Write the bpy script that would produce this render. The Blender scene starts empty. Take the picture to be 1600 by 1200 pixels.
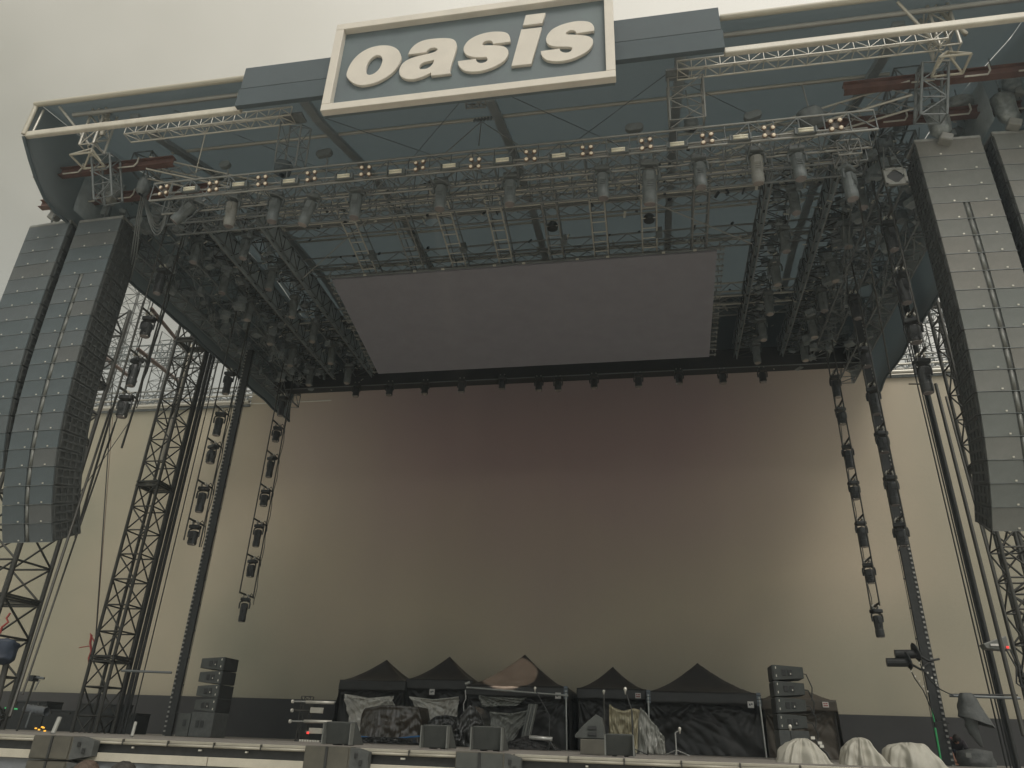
import bpy, math, random
from mathutils import Vector, Matrix, noise
from math import radians as R, sin, cos, pi
random.seed(7)
S = bpy.context.scene
COL = S.collection
V = Vector

# ------------------------------------------------------------------ camera, sky, sun, exposure
F_PX = 1151.0
def _basis():
    vx = V((-6686, 316, F_PX)); vz = V((87, -2354, F_PX))
    X = (-vx).normalized(); Z = vz.normalized()
    X = (X - Z * X.dot(Z)).normalized(); Y = Z.cross(X)
    if Y.z < 0: Y = -Y
    return X, Y, Z
_X, _Y, _Z = _basis()
MW = Matrix((_X, _Y, _Z))                      # (right, down, forward) of the camera -> world
EYE = V((0, 0, 2.0))
cam_d = bpy.data.cameras.new('camera'); cam = bpy.data.objects.new('camera', cam_d); COL.objects.link(cam)
cam_d.sensor_width = 36; cam_d.lens = 36 * F_PX / 1600; cam_d.clip_end = 2000; cam_d.clip_start = 0.05
rt = MW @ V((1, 0, 0)); up = MW @ V((0, -1, 0)); bk = MW @ V((0, 0, -1))
cam.matrix_world = Matrix(((rt.x, up.x, bk.x, EYE.x), (rt.y, up.y, bk.y, EYE.y), (rt.z, up.z, bk.z, EYE.z), (0, 0, 0, 1)))
S.camera = cam

SUN_EL, SUN_AZ = 52, 155      # high, behind the camera, thick cloud
w = bpy.data.worlds.new('World'); S.world = w; w.use_nodes = True
nt = w.node_tree; nt.nodes.clear()
def N(t, **k):
    n = nt.nodes.new(t)
    for a, b in k.items(): setattr(n, a, b)
    return n
sky = N('ShaderNodeTexSky', sky_type='NISHITA', sun_disc=False)
sky.sun_elevation = R(SUN_EL); sky.sun_rotation = R(SUN_AZ)
b1 = N('ShaderNodeBackground'); b1.inputs[1].default_value = 0.05
nt.links.new(sky.outputs[0], b1.inputs[0])
tc = N('ShaderNodeTexCoord')
nz = N('ShaderNodeTexNoise'); nz.inputs['Scale'].default_value = 2.2; nz.inputs['Detail'].default_value = 6
nt.links.new(tc.outputs['Generated'], nz.inputs['Vector'])
sep = N('ShaderNodeSeparateXYZ'); nt.links.new(tc.outputs['Generated'], sep.inputs[0])
m1 = N('ShaderNodeMath', operation='MULTIPLY_ADD'); m1.inputs[1].default_value = 0.62; m1.inputs[2].default_value = -0.08
nt.links.new(sep.outputs[2], m1.inputs[0])
m2 = N('ShaderNodeMath', operation='MULTIPLY_ADD'); m2.inputs[1].default_value = 0.36
nt.links.new(nz.outputs[0], m2.inputs[0]); nt.links.new(m1.outputs[0], m2.inputs[2])
m3 = N('ShaderNodeMath', operation='MULTIPLY_ADD'); m3.inputs[1].default_value = 0.22
nt.links.new(sep.outputs[0], m3.inputs[0]); nt.links.new(m2.outputs[0], m3.inputs[2])
cr = N('ShaderNodeValToRGB')
cr.color_ramp.elements[0].position = 0.32; cr.color_ramp.elements[0].color = (0.275, 0.23, 0.115, 1)
cr.color_ramp.elements[1].position = 0.64; cr.color_ramp.elements[1].color = (0.71, 0.645, 0.50, 1)
nt.links.new(m3.outputs[0], cr.inputs[0])
b2 = N('ShaderNodeBackground'); b2.inputs[1].default_value = 0.95
nt.links.new(cr.outputs[0], b2.inputs[0])
ad = N('ShaderNodeAddShader'); wo = N('ShaderNodeOutputWorld')
nt.links.new(b1.outputs[0], ad.inputs[0]); nt.links.new(b2.outputs[0], ad.inputs[1]); nt.links.new(ad.outputs[0], wo.inputs[0])

sd = bpy.data.lights.new('sun', 'SUN'); sd.energy = 1.3; sd.angle = R(24); sd.color = (1.0, 0.95, 0.87)
sun = bpy.data.objects.new('sun', sd); COL.objects.link(sun)
sun_dir = V((sin(R(SUN_AZ)) * cos(R(SUN_EL)), cos(R(SUN_AZ)) * cos(R(SUN_EL)), sin(R(SUN_EL))))
sun.rotation_euler = sun_dir.to_track_quat('Z', 'Y').to_euler()
S.view_settings.view_transform = 'Standard'; S.view_settings.look = 'None'
S.view_settings.exposure = 0.3; S.view_settings.gamma = 1.0; S.view_settings.use_curve_mapping = False
S.cycles.max_bounces = 6; S.cycles.diffuse_bounces = 4; S.cycles.glossy_bounces = 3

def at(px, py, Y):
    """world point on the plane y = Y seen at photo pixel (px, py)"""
    d = MW @ V((px - 800, py - 600, F_PX)); return EYE + d * ((Y - EYE.y) / d.y)
HAZE = 0.0026
AX = -3.4                                       # stage centre line
def mir(x): return 2 * AX - x

# ------------------------------------------------------------------ materials
def mat(name, col, rough=0.7, metal=0.0, var=0.12, scale=3.0, bump=0.0, bscale=40.0, spec=0.5, tint=None, coord='Object', stretch=None, sheen=0):
    m = bpy.data.materials.new(name); m.use_nodes = True; t = m.node_tree; n = t.nodes; L = t.links
    p = n['Principled BSDF']; p.inputs['Roughness'].default_value = rough; p.inputs['Metallic'].default_value = metal
    p.inputs['Specular IOR Level'].default_value = spec
    c = n.new('ShaderNodeTexCoord')
    if coord == 'World':
        g = n.new('ShaderNodeNewGeometry'); src = g.outputs['Position']
    else: src = c.outputs['Object']
    if stretch:
        mp = n.new('ShaderNodeMapping'); mp.inputs['Scale'].default_value = stretch; L.new(src, mp.inputs[0]); src = mp.outputs[0]
    a = n.new('ShaderNodeTexNoise'); a.inputs['Scale'].default_value = scale; a.inputs['Detail'].default_value = 6; a.inputs['Roughness'].default_value = 0.65
    L.new(src, a.inputs['Vector'])
    r = n.new('ShaderNodeValToRGB'); r.color_ramp.elements[0].position = 0.32; r.color_ramp.elements[1].position = 0.7
    lo = tuple(max(0, x * (1 - var)) for x in (tint or col)); hi = tuple(min(1, x * (1 + var)) for x in col)
    r.color_ramp.elements[0].color = (*lo, 1); r.color_ramp.elements[1].color = (*hi, 1)
    L.new(a.outputs[0], r.inputs[0]); L.new(r.outputs[0], p.inputs['Base Color'])
    rr = n.new('ShaderNodeMapRange'); rr.inputs[3].default_value = max(0.05, rough - 0.1); rr.inputs[4].default_value = min(1, rough + 0.1)
    L.new(a.outputs[0], rr.inputs[0]); L.new(rr.outputs[0], p.inputs['Roughness'])
    if bump:
        b = n.new('ShaderNodeTexNoise'); b.inputs['Scale'].default_value = bscale; b.inputs['Detail'].default_value = 4
        L.new(src, b.inputs['Vector'])
        bp = n.new('ShaderNodeBump'); bp.inputs['Strength'].default_value = bump; bp.inputs['Distance'].default_value = 0.02
        L.new(b.outputs[0], bp.inputs['Height']); L.new(bp.outputs[0], p.inputs['Normal'])
    return m
M = {}
M['roof'] = mat('roof_cloth', (0.115, 0.155, 0.175), 0.75, var=0.10, scale=0.35, bump=0.25, bscale=1.2, tint=(0.10, 0.14, 0.155), coord='World')
def translucent(m, col, fac):
    t = m.node_tree; n = t.nodes; L = t.links; out = n['Material Output']; p = n['Principled BSDF']
    tr = n.new('ShaderNodeBsdfTranslucent'); tr.inputs[0].default_value = (*col, 1); mx = n.new('ShaderNodeMixShader'); mx.inputs[0].default_value = fac
    L.new(p.outputs[0], mx.inputs[1]); L.new(tr.outputs[0], mx.inputs[2]); L.new(mx.outputs[0], out.inputs[0])
M['roof'] = mat('roof_cloth', (0.17, 0.18, 0.185), 0.75, var=0.10, scale=0.35, bump=0.25, bscale=1.2, tint=(0.155, 0.17, 0.175), coord='World')
translucent(M['roof'], (0.37, 0.42, 0.435), 0.5)
M['pod_cloth'] = mat('pod_cloth', (0.34, 0.385, 0.40), 0.8, var=0.25, scale=1.5, bump=0.3, bscale=9)
M['clutter'] = mat('rigging_grey', (0.20, 0.225, 0.23), 0.6, 0.1, var=0.4, scale=5)
M['rafter'] = mat('rafter_grey', (0.33, 0.36, 0.37), 0.6, 0.2, var=0.1)
M['alu'] = mat('aluminium', (0.54, 0.52, 0.46), 0.42, 0.45, var=0.18, scale=5)
M['alu_dull'] = mat('dull_aluminium', (0.31, 0.31, 0.29), 0.5, 0.5, var=0.22, scale=6)
M['alu_dark'] = mat('weathered_truss', (0.19, 0.205, 0.205), 0.5, 0.3, var=0.25, scale=6)
M['steel_dark'] = mat('dark_steel', (0.062, 0.060, 0.052), 0.5, 0.35, var=0.3, scale=5)
M['white_beam'] = mat('painted_beam', (0.58, 0.55, 0.47), 0.45, 0.0, var=0.10, scale=1.6, tint=(0.50, 0.46, 0.38), coord='World')
M['cream'] = mat('cream_steel', (0.46, 0.43, 0.35), 0.5, 0.0, var=0.1)
M['red_beam'] = mat('oxide_red_beam', (0.13, 0.066, 0.05), 0.6, 0.1, var=0.3, scale=2.5)
M['brown_tube'] = mat('brown_tube', (0.15, 0.09, 0.065), 0.6, 0.1, var=0.2)
M['black'] = mat('black_paint', (0.030, 0.031, 0.030), 0.5, 0.1, var=0.3, scale=8)
M['black_cloth'] = mat('black_cloth', (0.028, 0.027, 0.026), 0.9, var=0.3, scale=1.5, bump=0.3, bscale=9)
M['fixture'] = mat('fixture_black', (0.030, 0.031, 0.030), 0.42, 0.0, var=0.3, scale=9)
M['fixture_grey'] = mat('fixture_grey', (0.13, 0.145, 0.145), 0.5, 0.0, var=0.25, scale=5)
M['fixture_pale'] = mat('fixture_pale', (0.24, 0.24, 0.22), 0.5, 0.0, var=0.15, scale=5)
M['cable'] = mat('rubber_cable', (0.035, 0.036, 0.034), 0.6, var=0.2)
M['cable_grey'] = mat('grey_cable', (0.16, 0.17, 0.165), 0.6, var=0.2)
M['glass'] = mat('lens_glass', (0.30, 0.27, 0.26), 0.08, 0.3, var=0.1, spec=0.9)
M['grille4'] = mat('flare_pale_grille', (0.17, 0.174, 0.16), 0.7, 0.0, var=0.16, scale=2.2, bump=0.5, bscale=160)  # right arrays: paler grille copies, flare and gloss brightness put into the colour
M['grille5'] = mat('flare_pale_grille_green', (0.148, 0.16, 0.15), 0.7, 0.0, var=0.16, scale=2.2, bump=0.5, bscale=160)
M['grille6'] = mat('flare_pale_grille_brown', (0.182, 0.178, 0.16), 0.7, 0.0, var=0.16, scale=2.2, bump=0.5, bscale=160)
M['grille'] = mat('speaker_grille', (0.105, 0.122, 0.128), 0.7, 0.0, var=0.16, scale=2.2, bump=0.5, bscale=160)
M['grille2'] = mat('speaker_grille_green', (0.09, 0.112, 0.12), 0.7, 0.0, var=0.16, scale=2.2, bump=0.5, bscale=160)
M['grille3'] = mat('speaker_grille_brown', (0.112, 0.12, 0.118), 0.7, 0.0, var=0.16, scale=2.2, bump=0.5, bscale=160)
M['cabinet'] = mat('speaker_cabinet', (0.070, 0.074, 0.070), 0.6, 0.0, var=0.3, scale=7, bump=0.3, bscale=90)
M['channel'] = mat('speaker_channel', (0.16, 0.165, 0.15), 0.45, 0.1, var=0.2, scale=4)
M['badge'] = mat('badge_silver', (0.62, 0.60, 0.53), 0.35, 0.2, var=0.1)
M['sign_panel'] = mat('sign_slate', (0.120, 0.155, 0.160), 0.6, var=0.09, scale=0.9, tint=(0.115, 0.14, 0.155), coord='World', bump=0.05, bscale=3)
M['sign_white'] = mat('sign_white', (0.65, 0.605, 0.53), 0.6, var=0.07, scale=1.6, coord='World', bump=0.05, bscale=6)
M['fascia'] = mat('fascia_slate', (0.085, 0.105, 0.115), 0.8, var=0.10, scale=0.8, bump=0.2, bscale=3, coord='World')
M['fascia_low'] = mat('fascia_low', (0.075, 0.095, 0.105), 0.85, var=0.10, scale=0.8, bump=0.2, bscale=3, coord='World')
M['deck'] = mat('deck_black', (0.20, 0.185, 0.165), 0.6, var=0.3, scale=2)
M['edge'] = mat('deck_edge_beige', (0.34, 0.32, 0.26), 0.5, 0.15, var=0.16, scale=2.5, coord='World')
M['drape'] = mat('drape_grey', (0.155, 0.165, 0.175), 0.45, var=0.25, scale=1.6, bump=0.4, bscale=6)
M['tent'] = mat('tent_black', (0.034, 0.032, 0.029), 0.45, var=0.2, scale=1.6, bump=0.2, bscale=7)
M['tent_brown'] = mat('tent_brown_black', (0.075, 0.062, 0.045), 0.65, var=0.2, scale=1.6, bump=0.2, bscale=7)
M['plastic_black'] = mat('shiny_black_plastic', (0.045, 0.044, 0.040), 0.24, var=0.1, scale=4, bump=0.5, bscale=5, spec=0.9)
M['plastic_bronze'] = mat('bronze_black_plastic', (0.075, 0.060, 0.045), 0.22, var=0.25, scale=1.2, bump=0.5, bscale=5, spec=0.9)
M['plastic_grey'] = mat('grey_plastic', (0.28, 0.28, 0.25), 0.33, var=0.1, scale=3, bump=0.35, bscale=5, spec=0.6)
M['sheet_silver'] = mat('silver_sheet', (0.60, 0.57, 0.51), 0.32, 0.15, var=0.1, scale=2.5, bump=0.3, bscale=5, spec=0.6)
M['sheet_gold'] = mat('gold_sheet', (0.42, 0.37, 0.24), 0.24, 0.35, var=0.3, scale=1.5, bump=0.6, bscale=6)
M['sheet_white'] = mat('white_sheet', (0.36, 0.345, 0.29), 0.6, var=0.10, scale=2, bump=0.25, bscale=7)
M['hood'] = mat('grey_hood', (0.10, 0.105, 0.10), 0.7, var=0.3, scale=4, bump=0.6, bscale=14)
M['hoist_bag'] = mat('hoist_cover', (0.20, 0.22, 0.215), 0.35, var=0.45, scale=5, bump=1.0, bscale=12, spec=0.7)
M['leg_silver'] = mat('tent_leg_silver', (0.45, 0.45, 0.42), 0.35, 0.5, var=0.1)
M['strap_blue'] = mat('corner_patch', (0.16, 0.19, 0.22), 0.6, var=0.1)
M['tag_white'] = mat('white_label', (0.62, 0.60, 0.56), 0.6, var=0.05)
M['tag_red'] = mat('red_print', (0.35, 0.10, 0.09), 0.6, var=0.05)
M['tag_ink'] = mat('dark_print', (0.05, 0.05, 0.06), 0.6, var=0.05)
M['blue_cord'] = mat('blue_cord', (0.03, 0.17, 0.42), 0.5, var=0.1)
M['red_plastic'] = mat('red_chain', (0.42, 0.06, 0.05), 0.5, var=0.2)
M['blue_cloth'] = mat('blue_tarp', (0.025, 0.035, 0.055), 0.6, var=0.3, scale=4, bump=0.5, bscale=10)
M['green_tape'] = mat('green_tape', (0.05, 0.42, 0.14), 0.5, var=0.1)
M['led_roof'] = mat('led_ceiling', (0.265, 0.26, 0.295), 0.55, var=0.05, scale=2.0, bump=0.35, bscale=220, coord='World', tint=(0.255, 0.25, 0.28))
M['wedge'] = mat('wedge_grey', (0.065, 0.07, 0.064), 0.7, var=0.2, scale=5, bump=0.4, bscale=120)
M['fill'] = mat('fill_speaker_brown', (0.085, 0.080, 0.062), 0.6, var=0.25, scale=3, bump=0.4, bscale=120)
M['lowwall'] = mat('dark_skirt_cloth', (0.045, 0.044, 0.043), 0.85, var=0.22, scale=0.5, bump=0.4, bscale=1.5, coord='World')
M['tower_base'] = mat('rain_grey', (0.30, 0.30, 0.27), 0.5, var=0.2)
M['ground'] = mat('ground_cover', (0.50, 0.47, 0.41), 0.8, var=0.12, scale=0.6, bump=0.2, bscale=3, coord='World')
M['skin'] = mat('skin', (0.42, 0.22, 0.15), 0.55, var=0.08)
M['shirt'] = mat('dark_shirt', (0.035, 0.03, 0.035), 0.85, var=0.2, bump=0.3)
M['shirt_red'] = mat('red_shirt', (0.30, 0.05, 0.05), 0.85, var=0.2, bump=0.3)
M['jacket'] = mat('grey_jacket', (0.10, 0.11, 0.13), 0.85, var=0.2, bump=0.3)
M['jeans'] = mat('dark_jeans', (0.03, 0.035, 0.05), 0.85, var=0.2, bump=0.3)
M['hair'] = mat('brown_hair', (0.075, 0.05, 0.035), 0.6, var=0.4, scale=20, bump=0.8, bscale=60)
M['hair_dark'] = mat('dark_hair', (0.03, 0.026, 0.022), 0.6, var=0.4, scale=20, bump=0.8, bscale=60)
M['orange'] = mat('orange_plastic', (0.5, 0.2, 0.04), 0.5, var=0.1)
def emis(name, col, s):
    m = mat(name, col, 0.3); p = m.node_tree.nodes['Principled BSDF']
    p.inputs['Emission Color'].default_value = (*col, 1); p.inputs['Emission Strength'].default_value = s; return m
M['lamp_warm'] = emis('warm_lamp', (0.72, 0.62, 0.46), 0.12)
M['lamp_rim'] = mat('lamp_rim', (0.19, 0.13, 0.09), 0.5, 0.2)
M['lamp_strip'] = mat('strobe_tube', (0.78, 0.74, 0.60), 0.3, var=0.05)
M['lamp_amber'] = emis('amber_pilot', (0.9, 0.45, 0.05), 0.9)
M['lamp_red'] = emis('red_pilot', (0.9, 0.06, 0.05), 0.8)
M['lamp_green'] = emis('green_pilot', (0.08, 0.6, 0.2), 0.35)
def led_wall_mat():
    m = mat('led_wall', (0.30, 0.275, 0.20), 0.5, var=0.03, scale=1.0, bump=0.35, bscale=260, coord='World')
    t = m.node_tree; n = t.nodes; L = t.links; p = n['Principled BSDF']
    g = n.new('ShaderNodeNewGeometry'); mp = n.new('ShaderNodeMapping')
    mp.inputs['Location'].default_value = (5.0 / 21, 0, -17.0 / 15); mp.inputs['Scale'].default_value = (1 / 21, 0, 1 / 15)
    L.new(g.outputs['Position'], mp.inputs[0])
    a = n.new('ShaderNodeTexNoise'); a.inputs['Scale'].default_value = 0.13; a.inputs['Detail'].default_value = 3; L.new(g.outputs['Position'], a.inputs['Vector'])
    gr = n.new('ShaderNodeTexGradient'); gr.gradient_type = 'SPHERICAL'; L.new(mp.outputs[0], gr.inputs[0])
    ma = n.new('ShaderNodeMath'); ma.operation = 'MULTIPLY_ADD'; ma.inputs[1].default_value = .5; L.new(a.outputs[0], ma.inputs[0]); L.new(gr.outputs[0], ma.inputs[2])
    r = n.new('ShaderNodeValToRGB')                # moire cast painted olive to maroon; middle lightened to offset roof shade
    r.color_ramp.elements[0].position = 0.16; r.color_ramp.elements[0].color = (0.315, 0.302, 0.222, 1)
    r.color_ramp.elements[1].position = 1.0; r.color_ramp.elements[1].color = (0.45, 0.33, 0.315, 1)
    e = r.color_ramp.elements.new(0.50); e.color = (0.54, 0.455, 0.335, 1)
    L.new(ma.outputs[0], r.inputs[0])
    f = n.new('ShaderNodeTexNoise'); f.inputs['Scale'].default_value = 9; f.inputs['Detail'].default_value = 6; f.inputs['Roughness'].default_value = .9; L.new(g.outputs['Position'], f.inputs['Vector'])
    mx = n.new('ShaderNodeMix'); mx.data_type = 'RGBA'; mx.blend_type = 'MULTIPLY'; mx.inputs[0].default_value = 0.25
    mv = n.new('ShaderNodeMapping'); mv.inputs['Scale'].default_value = (.22, 0, .012); L.new(g.outputs['Position'], mv.inputs[0])
    vb = n.new('ShaderNodeTexNoise'); vb.inputs['Scale'].default_value = 1.0; vb.inputs['Detail'].default_value = 3; L.new(mv.outputs[0], vb.inputs['Vector'])
    m5 = n.new('ShaderNodeMapRange'); m5.inputs[1].default_value = .35; m5.inputs[2].default_value = .65; m5.inputs[3].default_value = .95; m5.inputs[4].default_value = 1.03; L.new(vb.outputs[0], m5.inputs[0])
    m6 = n.new('ShaderNodeVectorMath'); m6.operation = 'SCALE'; L.new(r.outputs[0], m6.inputs[0]); L.new(m5.outputs[0], m6.inputs['Scale']); r = m6
    L.new(r.outputs[0], mx.inputs[6]); L.new(f.outputs[0], mx.inputs[7]); L.new(mx.outputs[2], p.inputs['Base Color'])
    return m
M['led_wall'] = led_wall_mat()

# ------------------------------------------------------------------ object helpers
def tag(o, label=None, cat=None, group=None, kind=None):
    if label: o['label'] = label
    if cat: o['category'] = cat
    if group: o['group'] = group
    if kind: o['kind'] = kind
    return o
def thing(name, label, cat, loc=(0, 0, 0), group=None, rot=(0, 0, 0)):
    o = bpy.data.objects.new(name, None); o.location = loc; o.rotation_euler = rot; o.empty_display_size = .1
    COL.objects.link(o); return tag(o, label, cat, group)
def origin(o):
    """where a parent's children measure from, in the space they are built in"""
    v = V((0, 0, 0))
    while o is not None: v += V(o.location); o = o.parent
    return v
class MB:
    def __init__(s): s.v = []; s.f = []
    def add(s, vs, fs):
        k = len(s.v); s.v += [tuple(x) for x in vs]; s.f += [tuple(i + k for i in q) for q in fs]; return s
    def box(s, c, d, m=None):
        c = V(c); hx, hy, hz = d[0] / 2, d[1] / 2, d[2] / 2
        vs = [V((x, y, z)) for x in (-hx, hx) for y in (-hy, hy) for z in (-hz, hz)]
        if m is not None: vs = [m @ q for q in vs]
        return s.add([c + q for q in vs], [(0, 1, 3, 2), (4, 6, 7, 5), (0, 4, 5, 1), (2, 3, 7, 6), (0, 2, 6, 4), (1, 5, 7, 3)])
    def hexa(s, pts): return s.add(pts, [(0, 3, 2, 1), (4, 5, 6, 7), (0, 1, 5, 4), (1, 2, 6, 5), (2, 3, 7, 6), (3, 0, 4, 7)])
    def tube(s, a, b, r, n=8, r2=None, cap=True):
        a, b = V(a), V(b); d = (b - a)
        if d.length < 1e-6: return s
        z = d.normalized(); x = z.orthogonal().normalized(); y = z.cross(x); r2 = r if r2 is None else r2
        vs = [a + (x * cos(2 * pi * i / n) + y * sin(2 * pi * i / n)) * r for i in range(n)] + [b + (x * cos(2 * pi * i / n) + y * sin(2 * pi * i / n)) * r2 for i in range(n)]
        fs = [(i, (i + 1) % n, n + (i + 1) % n, n + i) for i in range(n)]
        if cap: fs += [tuple(range(n - 1, -1, -1)), tuple(range(n, 2 * n))]
        return s.add(vs, fs)
    def path(s, pts, r, n=6):
        pts = [V(p) for p in pts]; rings = []
        x = None
        for i, p in enumerate(pts):
            d = (pts[min(i + 1, len(pts) - 1)] - pts[max(i - 1, 0)]).normalized()
            x = d.orthogonal().normalized() if x is None else (x - d * x.dot(d)).normalized()
            y = d.cross(x); rings.append([p + (x * cos(2 * pi * k / n) + y * sin(2 * pi * k / n)) * r for k in range(n)])
        vs = [q for g in rings for q in g]; fs = []
        for i in range(len(rings) - 1):
            for k in range(n): fs.append((i * n + k, i * n + (k + 1) % n, (i + 1) * n + (k + 1) % n, (i + 1) * n + k))
        return s.add(vs, fs)
    def lathe(s, prof, c=(0, 0, 0), n=14, m=None):
        vs = []; c = V(c)
        for r, z in prof:
            for k in range(n):
                q = V((r * cos(2 * pi * k / n), r * sin(2 * pi * k / n), z)); vs.append(c + (m @ q if m is not None else q))
        fs = []
        for i in range(len(prof) - 1):
            for k in range(n): fs.append((i * n + k, i * n + (k + 1) % n, (i + 1) * n + (k + 1) % n, (i + 1) * n + k))
        fs += [tuple(range(n - 1, -1, -1)), tuple(range((len(prof) - 1) * n, len(prof) * n))]
        return s.add(vs, fs)
    def grid(s, fn, nu, nv):
        vs = [fn(i / nu, j / nv) for j in range(nv + 1) for i in range(nu + 1)]
        return s.add(vs, [(j * (nu + 1) + i, j * (nu + 1) + i + 1, (j + 1) * (nu + 1) + i + 1, (j + 1) * (nu + 1) + i) for j in range(nv) for i in range(nu)])
    def mesh(s, name, off=(0, 0, 0), smooth=False):
        o = V(off); me = bpy.data.meshes.new(name)
        me.from_pydata([(x - o.x, y - o.y, z - o.z) for x, y, z in s.v], [], s.f); me.update()
        if smooth: me.shade_smooth()
        return me
    def build(s, name, m, parent=None, smooth=False, bevel=0, solid=0, kind=None, loc=None):
        base = origin(parent)
        L = V(loc) if loc is not None else (base if parent is not None else V(s.v[0]))
        o = bpy.data.objects.new(name, s.mesh(name, L, smooth)); o.data.materials.append(m); COL.objects.link(o)
        o.parent = parent; o.location = L - base
        if bevel:
            b = o.modifiers.new('b', 'BEVEL'); b.width = bevel; b.segments = 2; b.limit_method = 'ANGLE'
        if solid:
            b = o.modifiers.new('s', 'SOLIDIFY'); b.thickness = solid; b.offset = 0
        if kind: o['kind'] = kind
        return o
_unit = {}
def rod(name, a, b, r, m, parent, n=7):
    """a bar as an object of its own; all bars of one material share one mesh"""
    key = (m.name, n)
    if key not in _unit:
        q = MB().tube((0, 0, 0), (0, 0, 1), 1, n); me = q.mesh('bar', smooth=True); me.materials.append(m); _unit[key] = me
    a, b = V(a), V(b); d = b - a
    o = bpy.data.objects.new(name, _unit[key]); COL.objects.link(o); o.parent = parent
    o.location = a - origin(parent); o.rotation_mode = 'QUATERNION'; o.rotation_quaternion = d.to_track_quat('Z', 'Y'); o.scale = (r, r, d.length)
    return o
def box(name, c, d, m, parent=None, bevel=0, rot=None):
    return MB().box(c, d, rot).build(name, m, parent, bevel=bevel)
def copy_tree(o, parent=None):
    c = o.copy(); COL.objects.link(c); c.parent = parent
    for k in ('category', 'label', 'group'):
        pass
    for ch in [x for x in o.children]: copy_tree(ch, c)
    return c
ORD = ['first', 'second', 'third', 'fourth', 'fifth', 'sixth', 'seventh', 'eighth', 'ninth', 'tenth', 'eleventh', 'twelfth', 'thirteenth', 'fourteenth']
def nth(i, n, a='left', b='right'):
    if i == 0: return 'first from the ' + a
    if i == n - 1: return 'last on the ' + b
    return ORD[i] + ' from the ' + a

def truss(root, p0, p1, w_, h_, bay=0.6, r=0.03, rb=0.016, m=None, individual=False, up_=(0, 0, 1), faces='tbsS', rungs=True, mb=None, n3=False):
    """lattice girder between two points; chords are parts, braces parts or one joined part"""
    m = m or M['alu_dull']; mb_ = mb or m
    p0, p1, u = V(p0), V(p1), V(up_); d = (p1 - p0); L = d.length; d.normalize()
    sd_ = d.cross(u).normalized(); u = sd_.cross(d).normalized()
    C = [sd_ * (-w_ / 2) + u * (h_ / 2), sd_ * (w_ / 2) + u * (h_ / 2), sd_ * (w_ / 2) - u * (h_ / 2), sd_ * (-w_ / 2) - u * (h_ / 2)]
    if n3: C = [u * (h_ / 2), u * (h_ / 2), sd_ * (w_ / 2) - u * (h_ / 2), sd_ * (-w_ / 2) - u * (h_ / 2)]
    for i, c in enumerate(C):
        if n3 and i == 1: continue
        rod('chord', p0 + c, p1 + c, r, m, root)
    nb = max(1, round(L / bay)); st = L / nb; J = MB(); seg = []
    fc = {'t': (0, 1), 's': (1, 2), 'b': (2, 3), 'S': (3, 0)}
    for f in faces:
        i, j = fc[f]
        if n3 and f == 't': continue
        for k in range(nb):
            a, b = (i, j) if k % 2 == 0 else (j, i)
            seg.append((p0 + d * (st * k) + C[a], p0 + d * (st * (k + 1)) + C[b], rb))
        if rungs:
            for k in range(nb + 1): seg.append((p0 + d * (st * k) + C[i], p0 + d * (st * k) + C[j], rb))
    for a, b, q in seg:
        if individual: rod('brace', a, b, q, mb_, root, 5)
        else: J.tube(a, b, q, 4, cap=False)
    if not individual and seg: J.build('bracing', mb_, root, kind='stuff')
    return root

# ================================================================== SETTING
def sheet(name, fn, nu, nv, m, parent=None, solid=0, smooth=True, kind=None, loc=None):
    return MB().grid(fn, nu, nv).build(name, m, parent, smooth=smooth, solid=solid, kind=kind, loc=loc)
g = sheet('ground', lambda u, v: V((-700 + 1400 * u, -700 + 1400 * v, 0)), 4, 4, M['ground'], kind='structure', loc=(0, 0, 0))
DZ = 1.885
YE = 11.0
# stage deck: boards laid between the front edge and the big screen
dk = tag(bpy.data.objects.new('stage_deck', None), kind='structure'); COL.objects.link(dk)
box('deck_slab', (AX, (YE + 34) / 2 + .1, DZ - .12), (44, 34 - YE - .1, .24), M['deck'], dk)
# front edge of the deck: two stacked trim bars in short lengths, a dark slot and a wide pale band
edge = thing('deck_front_edge', 'pale beige trim running along the front edge of the stage deck', 'stage trim', (AX, YE, 0))
x = -21.0; i = 0
while x < 12:
    L = 0.735
    MB().box((x + L / 2, YE, DZ - .022), (L - .018, .06, .038)).build('trim_bar', M['edge'], edge, bevel=.006)
    MB().tube((x + .01, YE - .035, DZ - .062), (x + L - .01, YE - .035, DZ - .062), .019, 8).build('trim_tube', M['edge'], edge, smooth=True)
    if i % 1 == 0: box('joint', (x, YE - .03, DZ - .045), (.02, .05, .075), M['steel_dark'], edge)
    x += L; i += 1
box('slot', (AX - 1, YE + .04, DZ - .14), (34, .05, .12), M['black'], edge)
for k in range(26):
    xx = -19.5 + k * 1.16 + random.uniform(-.3, .3)
    box('small_clamp', (xx, YE + .0, DZ - .115), (random.uniform(.03, .09), .03, .022), M['badge'], edge)
x = -21.0
while x < 12:
    box('pale_board', (x + 1.22, YE - .015, DZ - .255), (2.425, .05, .115), M['cream'], edge, bevel=.004); x += 2.44
sheet('front_drape', lambda u, v: V((-21 + 33 * u, YE + .02 - .12 * (1 - v) * (.5 + .5 * sin(u * 150 + 3 * sin(u * 33))) + .06 * noise.noise(V((u * 160, v * 3, 2))), DZ - .32 - 1.56 * (1 - v))), 500, 10, M['drape'],
      tag(bpy.data.objects.new('stage_skirt', None), 'wrinkled grey cloth skirt hanging under the deck edge', 'stage skirt')).data
sk = bpy.data.objects['stage_skirt']; COL.objects.link(sk)

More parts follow.
